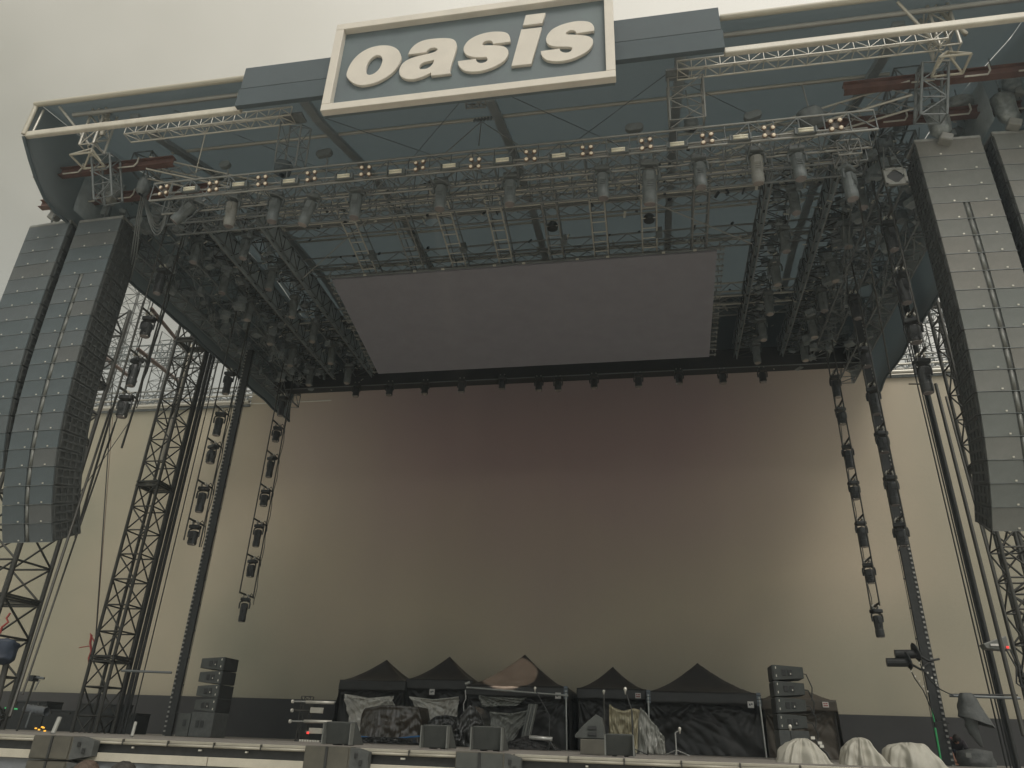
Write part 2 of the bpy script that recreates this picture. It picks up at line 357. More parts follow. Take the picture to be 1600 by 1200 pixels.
# ---- big rear screen and what is under it
YW = 33.0
WL, WR = -37.0, 30.2
ZB, ZT = 2 + .0433 * YW, 2 + .4785 * YW
wall = thing('rear_video_wall', 'huge blank olive brown video wall across the back of the stage', 'video wall', (AX, YW, ZB))
CL, CR_, ZC = -20.6, 10.9, 19.6
for xa, xb, zt_ in ((WL, CL, ZT), (CL, CR_, ZC), (CR_, WR, ZT)):
    MB().box(((xa + xb) / 2, YW + .1, (ZB + zt_) / 2), (xb - xa, .2, zt_ - ZB)).build('screen', M['led_wall'], wall)
for X0, X1 in ((WL, CL), (CR_, WR)):
    box('bottom_trim', ((X0 + X1) / 2, YW + .02, ZB - .04), (X1 - X0, .16, .07), M['black'], wall)
    box('top_trim', ((X0 + X1) / 2, YW + .06, ZT + .05), (X1 - X0, .3, .10), M['alu_dark'], wall)
low = thing('screen_plinth', 'dark cloth covered wall below the rear video wall', 'plinth wall', (AX, YW - .3, DZ))
sheet('cloth_front', lambda u, v: V((WL + (WR - WL) * u, YW - .35 + .05 * noise.noise(V((u * 90, v * 2, 0))), 0.3 + (ZB + .02 - .3) * v)), 160, 3, M['lowwall'], low)
box('wall_core', ((WL + WR) / 2, YW + .4, (ZB - .2) / 2), (WR - WL, .9, ZB - .4), M['black'], low)

# ---- roof
PROF = [(11.5, 16.4), (13.2, 16.72), (15.2, 17.5), (17, 18.2), (20, 18.85), (24, 19.25), (27.0, 19.0)]
def zr(y):
    for (a, b), (c, d) in zip(PROF, PROF[1:]):
        if y <= c: return b + (d - b) * (y - a) / (c - a)
    return PROF[-1][1]
XL, XR = -14.85, 8.65
roof = thing('stage_roof', 'dark slate arched stage roof with pale front beams', 'stage roof', (AX, 11.5, 16.4))
sheet('roof_cloth', lambda u, v: V((XL + (XR - XL) * u, 11.45 + 15.55 * v, zr(11.45 + 15.55 * v) + .02 + .05 * noise.noise(V((u * 14, v * 9, 5))))), 90, 48, M['roof'], roof, solid=.03)
def side(u, v, X, sgn):
    y = 11.45 + 15.55 * u
    fr = max(0, 1 - (y - 11.45) / 1.6)
    zb = 14.12 + 1.15 * fr ** 1.5 + .07 * noise.noise(V((y * .8, 3, sgn)))
    return V((X + .12 * (1 - v) * sgn * noise.noise(V((y * .7, v * 3, 2 + sgn))), y, zb + (zr(y) - zb) * v))
sheet('side_cloth', lambda u, v: side(u, v, XL - .02, -1), 60, 8, M['roof'], roof, solid=.03)
sheet('side_cloth', lambda u, v: side(u, v, XR + .02, 1), 60, 8, M['roof'], roof, solid=.03)
sheet('rear_cloth', lambda u, v: V((XL + (XR - XL) * u, 27.0, 15.95 + (19.0 - 15.95) * v)), 20, 4, M['roof'], roof, solid=.03)
sheet('added_light_cover', lambda u, v: V((XL - 6 + (XR - XL + 9) * u, 27.0 + 6.1 * v, 19.35 + .3 * v)), 20, 6, M['roof'], roof, solid=.03)  # cover added behind the roof to cut sky light on the wall top
for sgn, X in ((-1, XL - .03), (1, XR + .03)):
    pts = [side(k / 40, 0, X, sgn) for k in range(41)]
    MB().path(pts, .045, 6).build('eave_tube', M['fascia_low'], roof, smooth=True)
# front beams
PX0, PX1 = -.792 * 11.3, .182 * 11.3
for xa, xb in ((XL - .05, PX0 - .05), (PX1 + .05, XR + .6)):
    rod('top_edge_beam', (xa, 11.42, 2 + 1.25 * 11.42 + .04), (xb, 11.42, 2 + 1.25 * 11.42 + .04), .07, M['cream'], roof, 10)
    rod('inner_edge_beam', (xa + (.9 if xa < -9 else 0), 11.75, 2 + 1.205 * 11.75), (xb, 11.75, 2 + 1.205 * 11.75), .06, M['alu_dull'], roof, 10)
    MB().box(((xa + xb) / 2, 11.5, 15.34), (xb - xa, .13, .17)).build('lower_front_beam', M['white_beam'], roof, bevel=.03)
for X in (XL - .02, XR + .02):
    rod('corner_post', (X, 11.42, 15.3), (X, 11.44, 16.3), .055, M['cream'], roof)
    rod('corner_post', (X + .12, 11.52, 15.3), (X + .12, 11.56, 16.25), .03, M['alu'], roof)
# purlins and rafters
for y, dz, r_ in ((14.2, -.05, .05), (16.4, -.05, .045), (18.6, -.05, .045), (21.0, -.05, .045), (23.2, -.05, .045)):
    gaps = [(-13.0, 6.4)]
    for a, b in gaps: rod('purlin', (a, y, zr(y) + dz), (b, y, zr(y) + dz), r_, M['alu'] if y > 14 else M['alu_dull'], roof, 9)
for X in (-12.65, -8.0, -3.36, 1.3, 5.95):
    q = MB()
    ys = [12.2, 13.2, 15.2, 17, 20, 24, 26.8]
    for a, b in zip(ys, ys[1:]):
        A, B = V((X, a, zr(a) - .12)), V((X, b, zr(b) - .12))
        q.box((A + B) / 2, (.24, (B - A).length, .12), Matrix.Rotation(math.atan2(B.z - A.z, B.y - A.y), 3, 'X'))
    q.build('rafter', M['rafter'], roof)
for a, b in (((-11.5, 12.2), (-8.2, 18)), ((-8, 18), (-4, 13)), ((-3, 13), (1, 18)), ((1, 13), (5.7, 18)), ((-3.2, 18), (1, 13)), ((-8, 13), (-4, 18))):
    rod('wind_wire', (a[0], a[1], zr(a[1]) - .1), (b[0], b[1], zr(b[1]) - .1), .010, M['cable_grey'], roof, 4)

# corner frames: short upright trusses between the two front beams with a foot below
for sgn, X in ((-1, -13.45), (1, mir(-13.45))):
    t = thing('roof_corner_truss', 'pale triangular corner truss at the %s end of the roof front beams' % ('left' if sgn < 0 else 'right'), 'truss', (X, 12.1, 15.5), 'corner trusses of the roof front')
    truss(t, (X, 12.1, 15.25), (X, 12.1, 16.75), .40, .40, .5, .034, .018, M['alu'], True, up_=(0, 1, 0), faces='tbsS')
    rod('diagonal', (X - .9, 11.6, 16.35), (X - .1, 12.1, 15.4), .035, M['alu'], t)
    rod('diagonal', (X + .1, 12.1, 16.6), (X + .35 , 11.9, 15.5), .05, M['cream'], t)
    for a, b in (((-.3, -.25, -.42), (.3, -.25, -.42)), ((-.3, -.25, -.42), (0, 0, -.02)), ((.3, -.25, -.42), (0, 0, -.02)), ((-.3, .25, -.42), (.3, .25, -.42)), ((-.3, -.25, -.42), (-.3, .25, -.42)), ((.3, -.25, -.42), (.3, .25, -.42)), ((-.3, .25, -.42), (0, 0, -.02)), ((.3, .25, -.42), (0, 0, -.02))):
        rod('foot_bar', V((X, 12.1, 15.3)) + V(a), V((X, 12.1, 15.3)) + V(b),   .026, M['cream'], t)
    t2 = thing('hanging_leg_truss', 'dull truss hanging from the %s corner of the roof to the red beams' % ('left' if sgn < 0 else 'right'), 'truss', (X + .3 * -sgn, 12.8, 14.4), 'hanging trusses under the roof corners')
    truss(t2, (X + .35 * -sgn, 12.75, 14.1), (X + .2 * -sgn, 12.4, 15.2), .5, .4, .4, .03, .016, M['alu_dark'], False, up_=(0, 1, 0))

# header trusses just behind and under the lower front beam
hd = [(-12.35, -7.9, 'left'), (1.15, 6.6, 'right')]
for xa, xb, sd_ in hd:
    t = thing('header_truss', 'slim pale lattice truss under the lower front beam on the %s' % sd_, 'truss', (xa, 11.95, 15.5), 'header trusses under the roof front')
    truss(t, (xa, 11.95, 15.47), (xb, 11.95, 15.47), .28, .26, .3, .022, .013, M['alu'], True, faces='sb')
    box('end_plate', (xb if sd_ == 'left' else xa, 12.0, 15.42), (.5, .3, .06), M['alu_dark'], t)
t = thing('drop_truss', 'hanging box truss left of the oval lamp below the right header truss', 'truss', (1.3, 12.3, 14))
truss(t, (1.32, 12.2, 15.4), (1.32, 12.5, 14.45), .75, .4, .5, .025, .014, M['alu_dull'], True, up_=(0, 1, 0), faces='tbsS')
t = thing('drop_truss', 'hanging box truss beside the left end of the sign', 'truss', (-7.95, 12.3, 14), None)
truss(t, (-7.95, 12.2, 15.4), (-8.2, 12.7, 14.6), .6, .4, .5, .022, .012, M['alu_dark'], True, up_=(0, 1, 0), faces='tbsS')
t = thing('pulley_frame', 'small lattice frame under the bottom edge of the sign', 'rigging frame', at(742, 160, 11.9))
p = at(742, 160, 11.9)
truss(t, p + V((-.22, 0, 0)), p + V((.24, .03, 0)), .2, .12, .15, .014, .01, M['alu_dull'], True)
for q in ((670, 262), (850, 252), (748, 228)):
    rod('stay_wire', at(752, 190, 13.6), at(q[0], q[1], 13.4), .013, M['alu_dull'], t, 5)
for k in range(6): MB().box(at(742 + k * 5, 188 - k * .6, 13.6), (.04, .06, .10), Matrix.Rotation(.5, 3, 'Y')).build('clamp', M['alu_dark'], t)

# ---- fascia behind the sign
for (a, b, nm) in ((PX0, -6.4, 'left'), (-.35, PX1, 'right')):
    t = thing('fascia_panel', 'flat slate cloth fascia panel sticking out %s of the sign' % nm, 'fascia panel', (a, 11.2, 15.4), 'fascia panels beside the sign')
    zt, zm, zb = 2 + 1.273 * 11.3, 2 + 1.212 * 11.3, 2 + 1.165 * 11.3
    MB().box(((a + b) / 2, 11.25, (zt + zm) / 2), (b - a, .10, zt - zm)).build('upper_strip', M['fascia'], t, bevel=.01)
    MB().box(((a + b) / 2 - (.03 if nm == 'left' else -.03), 11.265, (zm + zb) / 2 - .01), (b - a, .12, zm - zb)).build('lower_strip', M['fascia_low'], t)

# ---- the sign
YS = 11.0
sign = thing('band_sign', 'large framed slate sign with raised cream letters reading oasis', 'sign', (AX, YS, 14.3))
x0, x1, z0, z1 = -6.62, -.17, 14.36, 17.13
box('back_panel', ((x0 + x1) / 2, YS + .13, (z0 + z1) / 2), (x1 - x0 - .05, .10, z1 - z0 - .05), M['sign_panel'], sign)
bw = .195
for c, d in ((((x0 + x1) / 2, YS + .01, z0 + bw / 2), (x1 - x0, .17, bw)), (((x0 + x1) / 2, YS + .01, z1 - bw / 2), (x1 - x0, .17, bw)),
             ((x0 + bw / 2, YS + .01, (z0 + z1) / 2), (bw, .17, z1 - z0 - 2 * bw - .004)), ((x1 - bw / 2, YS + .01, (z0 + z1) / 2), (bw, .17, z1 - z0 - 2 * bw - .004))):
    MB().box(c, d).build('frame_bar', M['sign_white'], sign, bevel=.012)
def curve(pts, corners, closed=True, sub=7):
    out = []; n = len(pts); 
    for i in range(n):
        p1, p2 = pts[i], pts[(i + 1) % n]
        p0_ = pts[(i - 1) % n] if i not in corners else tuple(2 * a - b for a, b in zip(p1, p2))
        p3 = pts[(i + 2) % n] if (i + 1) % n not in corners else tuple(2 * a - b for a, b in zip(p2, p1))
        if i in corners and (i + 1) % n in corners: out.append(p1); continue
        for k in range(sub):
            t_ = k / sub
            out.append(tuple(.5 * (2 * b + (c - a) * t_ + (2 * a - 5 * b + 4 * c - d) * t_ ** 2 + (3 * b - a - 3 * c + d) * t_ ** 3) for a, b, c, d in zip(p0_, p1, p2, p3)))
    return out
LET = [
 ('o', 530, 50, [([(120,650),(160,540),(230,430),(330,335),(450,265),(580,225),(720,213),(840,235),(920,290),(960,370),(955,440),(920,520),(860,600),(770,680),(670,740),(560,790),(440,820),(330,828),(230,800),(160,745),(125,700)], ()),
   ([(410,600),(430,510),(480,430),(550,375),(610,360),(660,380),(680,430),(670,490),(640,560),(590,620),(530,660),(470,675),(425,655)], ())]),
 ('a', 610, 35, [([(280,500),(330,410),(420,330),(540,280),(700,257),(850,250),(950,260),(1005,290),(1030,345),(1025,410),(990,530),(950,650),(922,765),(942,795),(640,830),(638,778),(560,820),(460,860),(350,885),(250,880),(180,850),(145,800),(150,720),(200,640),(290,580),(400,540),(530,510),(650,480),(720,450),(740,420),(720,400),(670,395),(600,415),(555,465)], (0,12,13,14,15,33)),
   ([(445,700),(470,655),(530,620),(620,600),(690,582),(670,640),(630,690),(570,725),(510,735),(460,730)], (4,))]),
 ('s', 690, 10, [([(1070,550),(1060,480),(1030,430),(970,405),(870,398),(760,405),(640,430),(520,475),(420,540),(360,620),(348,680),(370,735),(420,770),(500,790),(600,795),(690,790),(720,815),(715,850),(680,875),(620,890),(570,880),(540,855),(530,825),(258,860),(270,920),(310,970),(370,1005),(460,1018),(580,1012),(700,985),(830,935),(950,865),(1010,800),(1035,730),(1030,680),(990,640),(920,620),(820,612),(700,612),(640,608),(632,585),(660,555),(710,537),(765,535),(795,550),(805,585)], (0,22,23,45))]),
 ('i', 780, 0, [([(350,465),(655,430),(500,995),(195,1030)], (0,1,2,3))]),
 ('dot', 780, 0, [([(420,240),(715,205),(670,360),(375,395)], (0,1,2,3))]),
 ('s', 780, 0, [([(1480,478),(1475,420),(1440,370),(1380,342),(1280,333),(1180,340),(1060,365),(940,405),(830,465),(760,545),(738,610),(750,670),(800,708),(880,725),(990,728),(1090,730),(1140,745),(1138,780),(1100,815),(1040,828),(985,818),(950,795),(938,765),(655,803),(665,860),(700,905),(760,940),(860,955),(980,950),(1110,925),(1240,875),(1370,800),(1440,720),(1460,650),(1450,610),(1400,575),(1320,558),(1220,550),(1110,545),(1050,540),(1040,515),(1070,490),(1120,472),(1170,475),(1200,495),(1208,520)], (0,22,23,45))]),
]
idots = None
for nm, ox, oy, loops in LET:
    cd = bpy.data.curves.new('letter', 'CURVE'); cd.dimensions = '2D'; cd.fill_mode = 'BOTH'; cd.extrude = .03; cd.bevel_depth = .008; cd.bevel_resolution = 1
    for pts, cor in loops:
        pp = curve(pts, cor)
        sp = cd.splines.new('POLY'); sp.use_cyclic_u = True; sp.points.add(len(pp) - 1)
        for q, (a, b) in zip(sp.points, pp):
            wv = at(ox + a / 10, oy + b / 10, YS + .01); q.co = (wv.x, wv.z, 0, 1)
    tmp = bpy.data.objects.new('tmp', cd); COL.objects.link(tmp)
    dg = bpy.context.evaluated_depsgraph_get(); me = bpy.data.meshes.new_from_object(tmp.evaluated_get(dg))
    bpy.data.objects.remove(tmp)
    me.transform(Matrix.Rotation(pi / 2, 4, 'X')); me.transform(Matrix.Translation(V((0, YS + .042, 0)) - V(sign.location)))
    me.materials.clear(); me.materials.append(M['sign_white'])
    o = bpy.data.objects.new('letter_dot' if nm == 'dot' else 'letter', me); COL.objects.link(o); o.parent = sign
    if nm != 'dot': o['label'] = 'cream raised italic letter ' + nm

# ---- red oxide cantilever beams carrying the line arrays
for sgn in (-1, 1):
    s_ = 'left' if sgn < 0 else 'right'
    for k, (Y, b, xa, xb) in enumerate(((12.75, 1.037, -15.6, -11.55), (13.7, .955, -16.2, -10.8))):
        if sgn > 0: xa, xb = mir(xb), mir(xa) + 1.2
        z = 2 + b * Y
        t = thing('cantilever_beam', 'rust red steel beam on the %s, %s of the pair above the speakers' % (s_, 'front' if k == 0 else 'rear'), 'beam', ((xa + xb) / 2, Y, z), 'rust red beams above the speakers')
        box('web', ((xa + xb) / 2, Y, z), (xb - xa, .02, .20), M['red_beam'], t)
        for dz in (-.11, .11): box('flange', ((xa + xb) / 2, Y, z + dz), (xb - xa, .18, .02), M['red_beam'], t)
        for q in range(3):
            xx = xa + (xb - xa) * (.3 + .2 * q)
            MB().path([(xx - .25, Y - .13, z - .16), (xx + .2, Y - .13, z - .16), (xx + .27, Y - .13, z - .05), (xx + .27, Y - .13, z + .12)], .022, 6).build('clamp', M['alu'], t, smooth=True)

# ================================================================== LINE ARRAYS
def wedge_box(w_, h_, dep, wb, hb):
    hw, hh = w_ / 2, h_ / 2
    return [(-hw, 0, -hh), (hw, 0, -hh), (wb / 2, dep, -hb / 2), (-wb / 2, dep, -hb / 2), (-hw, 0, hh), (hw, 0, hh), (wb / 2, dep, hb / 2), (-wb / 2, dep, hb / 2)]
WBX, HBX = 1.34, .425
cab = MB(); cab.hexa(wedge_box(WBX, HBX - .012, 1.0, 1.0, .40))
for sx in (-1, 1):                               # side rigging plates: raised ribs round dark pockets
    for k in range(5):
        y = .06 + k * .21; xx = sx * (WBX / 2 - .17 * y + .012)
        cab.box((xx, y, 0), (.022, .035, HBX - .05))
    for z in (-.17, 0, .17):
        for k in range(4):
            y = .165 + k * .21; cab.box((sx * (WBX / 2 - .17 * y + .012), y, z), (.02, .14, .035 if z else .05))
ME_cab = cab.mesh('speaker_box'); ME_cab.materials.append(M['cabinet'])
def me_of(mb, m, nm, smooth=False):
    me = mb.mesh(nm, smooth=smooth); me.materials.append(m); return me
gw = .59
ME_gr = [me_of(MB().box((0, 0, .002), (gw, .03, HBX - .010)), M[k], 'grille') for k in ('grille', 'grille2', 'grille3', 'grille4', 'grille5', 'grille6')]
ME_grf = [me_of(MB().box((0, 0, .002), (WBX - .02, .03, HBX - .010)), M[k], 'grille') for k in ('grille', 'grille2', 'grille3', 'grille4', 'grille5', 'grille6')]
ME_ch = me_of(MB().tube((0, 0, -HBX / 2 + .012), (0, 0, HBX / 2 - .012), .038, 10), M['channel'], 'channel', True)
ME_bd = me_of(MB().box((0, 0, 0), (.034, .012, .03)), M['badge'], 'badge')
ME_lip = me_of(MB().box((0, 0, -.004), (WBX, .036, .009)), M['alu_dark'], 'lower_lip')
def link(name, me, parent, loc, rot=None):
    o = bpy.data.objects.new(name, me); COL.objects.link(o); o.parent = parent; o.location = loc
    if rot: o.rotation_euler = rot
    return o
def line_array(X, Y, z, n, yaw, nfull, thmax, label, cols, pal=0):
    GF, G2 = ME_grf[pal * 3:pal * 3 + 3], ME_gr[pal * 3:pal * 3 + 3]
    t = thing('line_array', label, 'speaker array', (X, Y, z), 'flown speaker arrays either side of the stage', (0, 0, yaw))
    MB().box(V((X, Y + .25, z + .06)), (WBX, .55, .07)).build('bumper_bar', M['alu_dull'], t, bevel=.01)
    MB().box(V((X, Y + .01, z + .035)), (WBX + .02, .05, .12)).build('bumper_front', M['channel'], t)
    p = V((0, 0, 0)); 
    for i in range(n):
        th = thmax * (i / max(1, n - 1)) ** 3
        dn = V((0, sin(th), -cos(th))) * (HBX)
        b = link('speaker_box', ME_cab, t, p + dn * .5, (th, 0, 0)); p = p + dn
        ci = cols(i)
        if i < nfull:
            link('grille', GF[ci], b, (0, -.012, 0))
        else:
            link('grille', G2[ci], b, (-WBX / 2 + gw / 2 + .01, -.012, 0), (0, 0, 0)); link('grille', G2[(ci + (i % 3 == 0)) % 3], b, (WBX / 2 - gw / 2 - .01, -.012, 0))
            link('channel', ME_ch, b, (0, .0, 0))
        for sx in (-.22, .40): link('badge', ME_bd, b, (sx, -.033, -HBX / 2 + .055))
        link('lower_lip', ME_lip, b, (0, -.018, -HBX / 2 + .012))
    return t
rc = random.Random(3)
colL = lambda i: (0, 0, 2, 0, 1, 1, 0, 1)[rc.randrange(8)] if i < 8 else (0, 1, 1, 1, 0)[rc.randrange(5)]
colR = lambda i: (0, 0, 2, 2)[rc.randrange(4)] if i < 9 else (1, 0, 1)[rc.randrange(3)]
ZA = 2 + .898 * 13.5
LI = line_array(-13.88, 13.5, ZA, 20, R(-2), 4, R(25), 'left inner hanging speaker array with twenty boxes, split fronts below the fourth', colL)
LO = line_array(-15.42, 13.5, ZA, 16, R(-4), 16, R(18), 'left outer hanging speaker array, shorter, with full width fronts', colL)
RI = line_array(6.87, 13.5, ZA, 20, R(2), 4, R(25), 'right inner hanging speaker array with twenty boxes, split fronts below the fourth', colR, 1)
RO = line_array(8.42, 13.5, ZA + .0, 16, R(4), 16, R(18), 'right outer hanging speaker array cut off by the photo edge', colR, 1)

# chain hoists with rain covers above the arrays
def crumple(c, rx, ry, h, seed, taper=.7, n=18, m=10, flare=0):
    q = MB()
    def fn(u, v):
        a = 2 * pi * u; r = (1 - (1 - taper) * v) + .22 * noise.noise(V((cos(a) * 2.2, sin(a) * 2.2, v * 3 + seed)))
        r *= .15 + .85 * min(1, 4.5 * v + .25) if v < .2 else 1
        r *= 1 if v < .93 else (1 - v) / .07 * .9 + .1
        return V(c) + V((cos(a) * rx * r + flare * v, sin(a) * ry * r, h * (v - .5) + .05 * noise.noise(V((a, v * 5, seed)))))
    q.grid(fn, n, m); return q
def hoist(pos, label, h=.75, r_=.2, seed=1, zt=None, down=None, tilt=0):
    pos = V(pos); t = thing('chain_hoist', label, 'hoist', pos, 'covered chain hoists above the speakers')
    crumple(pos, r_, r_ * .8, h, seed, 1.25).build('rain_cover', M['hoist_bag'], t, smooth=True)
    rod('motor_hook', pos + V((0, 0, h / 2)), pos + V((0, 0, h / 2 + .18)), .03, M['steel_dark'], t)
    MB().box(pos + V((.03, -.02, -h / 2 - .06)), (.26, .22, .2), Matrix.Rotation(.4, 3, 'Y')).build('motor_body', M['fixture_pale'], t, bevel=.03)
    q = MB(); zz = zt or pos.z + 1.0; z = (down or pos.z - 1.0); k = 0
    while z < zz:
        q.tube((pos.x, pos.y, z), (pos.x, pos.y, z + .055), .016 if k % 2 else .008, 5); z += .055; k += 1
    q.build('chain', M['alu_dark'], t, kind='stuff')
hoist(at(97, 302, 13.6), 'covered chain hoist over the left outer array', .55, .26, 1, 15.4, 14.2)
hoist(at(176, 300, 13.6), 'covered chain hoist over the left inner array', .5, .26, 4, 15.4, 14.2)
hoist(at(88, 330, 13.9), 'small hoist hanging low beside the roof edge at far left', .35, .13, 9, 15.0, 14.2)
hoist(at(1466, 190, 13.4), 'covered chain hoist over the right inner array with long folded cover', .95, .2, 2, 16.0, 14.2)
hoist(at(1500, 168, 13.9), 'crumpled grey hoist cover beside the right inner array hoist', .3, .3, 6, 16.0, 15.0)
hoist(at(1572, 170, 13.4), 'covered chain hoist over the right outer array', .85, .2, 3, 16.3, 14.2)
hoist(at(1586, 134, 13.6), 'pale pointed hoist cover at the right photo edge', .4, .22, 11, 16.3, 15.2)

# ================================================================== MOVING LIGHTS
def make_mover(name, long_, m, mh=None, lens=True):
    mh = mh or m
    t = thing(name, 'x', 'stage light')
    MB().box((0, 0, -.07), (.40, .30, .14)).build('base', m, t, bevel=.03)
    for sx in (-.11, .11): MB().box((sx, 0, .05), (.05, .07, .14)).build('clamp', M['alu_dull'], t)
    for sx in (-1, 1): MB().path([(sx * .10, 0, -.14), (sx * .21, 0, -.18), (sx * .225, 0, -.28), (sx * .215, 0, -.46)], .034, 8).build('yoke_arm', m, t, smooth=True)
    h = thing('head_pivot', None, None); bpy.data.objects.remove(h)
    L = .62 if long_ else .36; r = .165 if long_ else .185
    pr = [(r * .55, .17), (r * .92, .14), (r, .04), (r * .98, -.08), (r * .90, -L * .55), (r * .97, -L * .62), (r * .97, -L * .9), (r * .86, -L)]
    hd_ = MB().lathe([(a, b - .40) for a, b in reversed(pr)], n=16)
    for k in range(5): hd_.box((0, -r - .0, -.42 - k * .055), (.16, .02, .02))
    ho = hd_.build('head', mh, t, smooth=False, bevel=0)
    MB().box((0, -r * .88, -.40), (.19, .05, .22)).build('head_cover', mh, t, bevel=.02)
    if lens: MB().lathe([(r * .78, -.40 - L - .012), (r * .80, -.40 - L + .004)], n=16).build('lens', M['glass'], t)
    return t
proto = {}
for k, (lg, m, mh) in {'spot': (1, M['fixture'], None), 'wash': (0, M['fixture'], None), 'gspot': (1, M['fixture_grey'], M['fixture_grey']), 'pspot': (1, M['fixture_grey'], M['fixture_pale'])}.items():
    proto[k] = make_mover('moving_light', lg, m, mh)
used = set()
def place(kind, pos, label, group, rot=(0, 0, 0), sc=1.0, tilt=None):
    o = proto[kind]
    if kind in used: o = copy_tree(o)
    used.add(kind)
    o.location = pos; o.rotation_euler = rot; o.scale = (sc,) * 3; o['label'] = label; o['group'] = group
    if group is None and 'group' in o.keys(): del o['group']
    return o
def clear_unused():
    for k, o in proto.items():
        if k not in used:
            for c in list(o.children_recursive): bpy.data.objects.remove(c)
            bpy.data.objects.remove(o)

# ---- front lighting truss
YT = 12.9
zt0 = 2 + .948 * YT
ft = thing('front_lighting_truss', 'long dark lattice lighting truss across the stage front', 'truss', (AX, YT, zt0))
truss(ft, (-11.8, YT, zt0 - .1), (5.2, YT, zt0 - .1), .52, .55, .52, .028, .016, M['alu_dull'], True, faces='sbS', mb=M['alu_dark'])
ft2 = thing('second_front_truss', 'dark lattice truss just behind the front lighting truss', 'truss', (AX, 13.7, zt0))
truss(ft2, (-11.9, 13.75, zt0 - .15), (5.2, 13.75, zt0 - .15), .45, .5, .5, .026, .014, M['alu_dark'], False, faces='sbS', mb=M['alu_dark'])
fp = thing('front_light_pipe', 'thin pipe carrying the blinder lamps over the front truss', 'pipe', (AX, 12.62, 14.4))
rod('pipe', at(240, 304, 12.62), at(1320, 201, 12.62), .024, M['alu_dull'], fp)
BL = [(258, 299), (335, 293), (411, 284), (488, 277), (572, 269), (657, 261), (743, 257), (829, 245), (917, 238), (1010, 227), (1105, 219), (1200, 208), (1305, 197)]
def make_blinder():
    t = thing('blinder_light', 'x', 'stage light')
    q = MB(); h = .085
    q.box((0, 0, 0), (.17, .07, .17))
    for a in (-1, 1):
        for b in (-1, 1): q.box((a * .075, 0, b * .075), (.09, .06, .09), Matrix.Rotation(.785, 3, 'Y'))
    q.build('housing', mat('blinder_bronze', (.13, .115, .10), .5, .1), t)
    for a in (-1, 1):
        for b in (-1, 1):
            MB().lathe([(.060, -.03), (.082, .0), (.085, .05), (.078, .06), (.068, .062)], (a * .135, -.05, b * .135), 14, Matrix.Rotation(pi / 2, 3, 'X')).build('lamp_can', M['lamp_rim'], t, smooth=False)
            MB().lathe([(.058, .058), (.045, .070), (.016, .076)], (a * .135, -.055, b * .135), 14, Matrix.Rotation(pi / 2, 3, 'X')).build('lamp', M['lamp_warm'], t, smooth=True)
    return t
bp = make_blinder(); rb9 = random.Random(9)
for i, (a, b) in enumerate(BL):
    o = bp if i == 0 else copy_tree(bp)
    o.location = at(a, b, 12.48); o.rotation_euler = (R(8) + rb9.uniform(-.12, .12), rb9.uniform(-.06, .06), rb9.uniform(-.15, .15)); o.scale = (.68,) * 3
    o['label'] = 'four lamp blinder on the front truss, ' + nth(i, len(BL)); o['group'] = 'four lamp blinders on the front truss'
ST = [(296, 295), (373, 288), (452, 283), (537, 275), (618, 268), (702, 259), (785, 250), (873, 243), (966, 234), (1058, 225), (1157, 214), (1259, 203)]
def make_strobe():
    t = thing('strobe_light', 'x', 'stage light')
    MB().box((0, .05, 0), (.38, .09, .14)).build('housing', M['fixture_grey'], t, bevel=.01)
    for z in (.027, -.027): MB().tube((-.15, -.01, z), (.15, -.01, z), .024, 8).build('tube_lamp', M['lamp_strip'], t, smooth=True)
    for s in (-1, 1): MB().box((s * .21, .03, 0), (.03, .10, .15)).build('bracket', M['fixture_grey'], t)
    return t
sp_ = make_strobe()
for i, (a, b) in enumerate(ST):
    o = sp_ if i == 0 else copy_tree(sp_)
    o.location = at(a, b, 12.5); o.rotation_euler = (R(10), 0, 0)
    o['label'] = 'pale strobe strip between blinders, ' + nth(i, len(ST)); o['group'] = 'strobe strips on the front truss'
FM = [(312, 312, 'gspot', (.2, .6, .5)), (366, 306, 'pspot', (.15, .05, 0)), (434, 303, 'gspot', (0, 0, .2)), (492, 305, 'gspot', (.1, .25, .1)), (560, 296, 'gspot', (0, 0, 0)), (691, 282, 'gspot', (0, 0, 0)),
      (798, 274, 'gspot', (0, 0, .1)), (941, 262, 'gspot', (.05, 0, 0)), (1014, 252, 'gspot', (.3, 0, .1)), (1091, 246, 'gspot', (0, 0, 0)), (1180, 232, 'pspot', (.2, 0, 0)), (1243, 232, 'gspot', (0, 0, 0))]
for i, (a, b, k, r3) in enumerate(FM):
    place(k, at(a, b, 13.05), 'grey moving light hanging under the front truss, ' + nth(i, len(FM)), 'moving lights under the front truss', r3, .84 if i not in (8,) else 1.0)
fr = thing('lamp_hanging_frame', 'small open frame with a narrow lamp under the right end of the front truss', 'frame', at(1322, 245, 13.3))
p = at(1322, 240, 13.3)
truss(fr, p + V((-.22, 0, 0)), p + V((.25, 0, 0)), .4, .4, .25, .02, .012, M['alu_dull'], True)
place('gspot', at(1322, 262, 13.4), 'narrow moving light under the small open frame on the right', None, (0, 0, .8), .85)
fr = thing('square_frame_lamp', 'square frame around a diamond opening near the right array', 'frame', at(1399, 275, 13.6))
p = at(1399, 276, 13.6)
q = MB()
for a in range(4):
    m4 = Matrix.Rotation(a * pi / 2, 3, 'Y'); q.box(p + m4 @ V((0, 0, .2)), (.46, .06, .05), m4)
    q.add([p + m4 @ V(c) for c in ((-.2, -.02, .2), (.0, -.02, .2), (-.2, -.02, .0))], [(0, 1, 2)])
q.build('plate', M['fixture_pale'], fr)
MB().lathe([(.16, 0), (.17, .12), (.12, .22)], p, 14, Matrix.Rotation(-pi / 2, 3, 'X')).build('lamp_body', M['fixture'], fr)
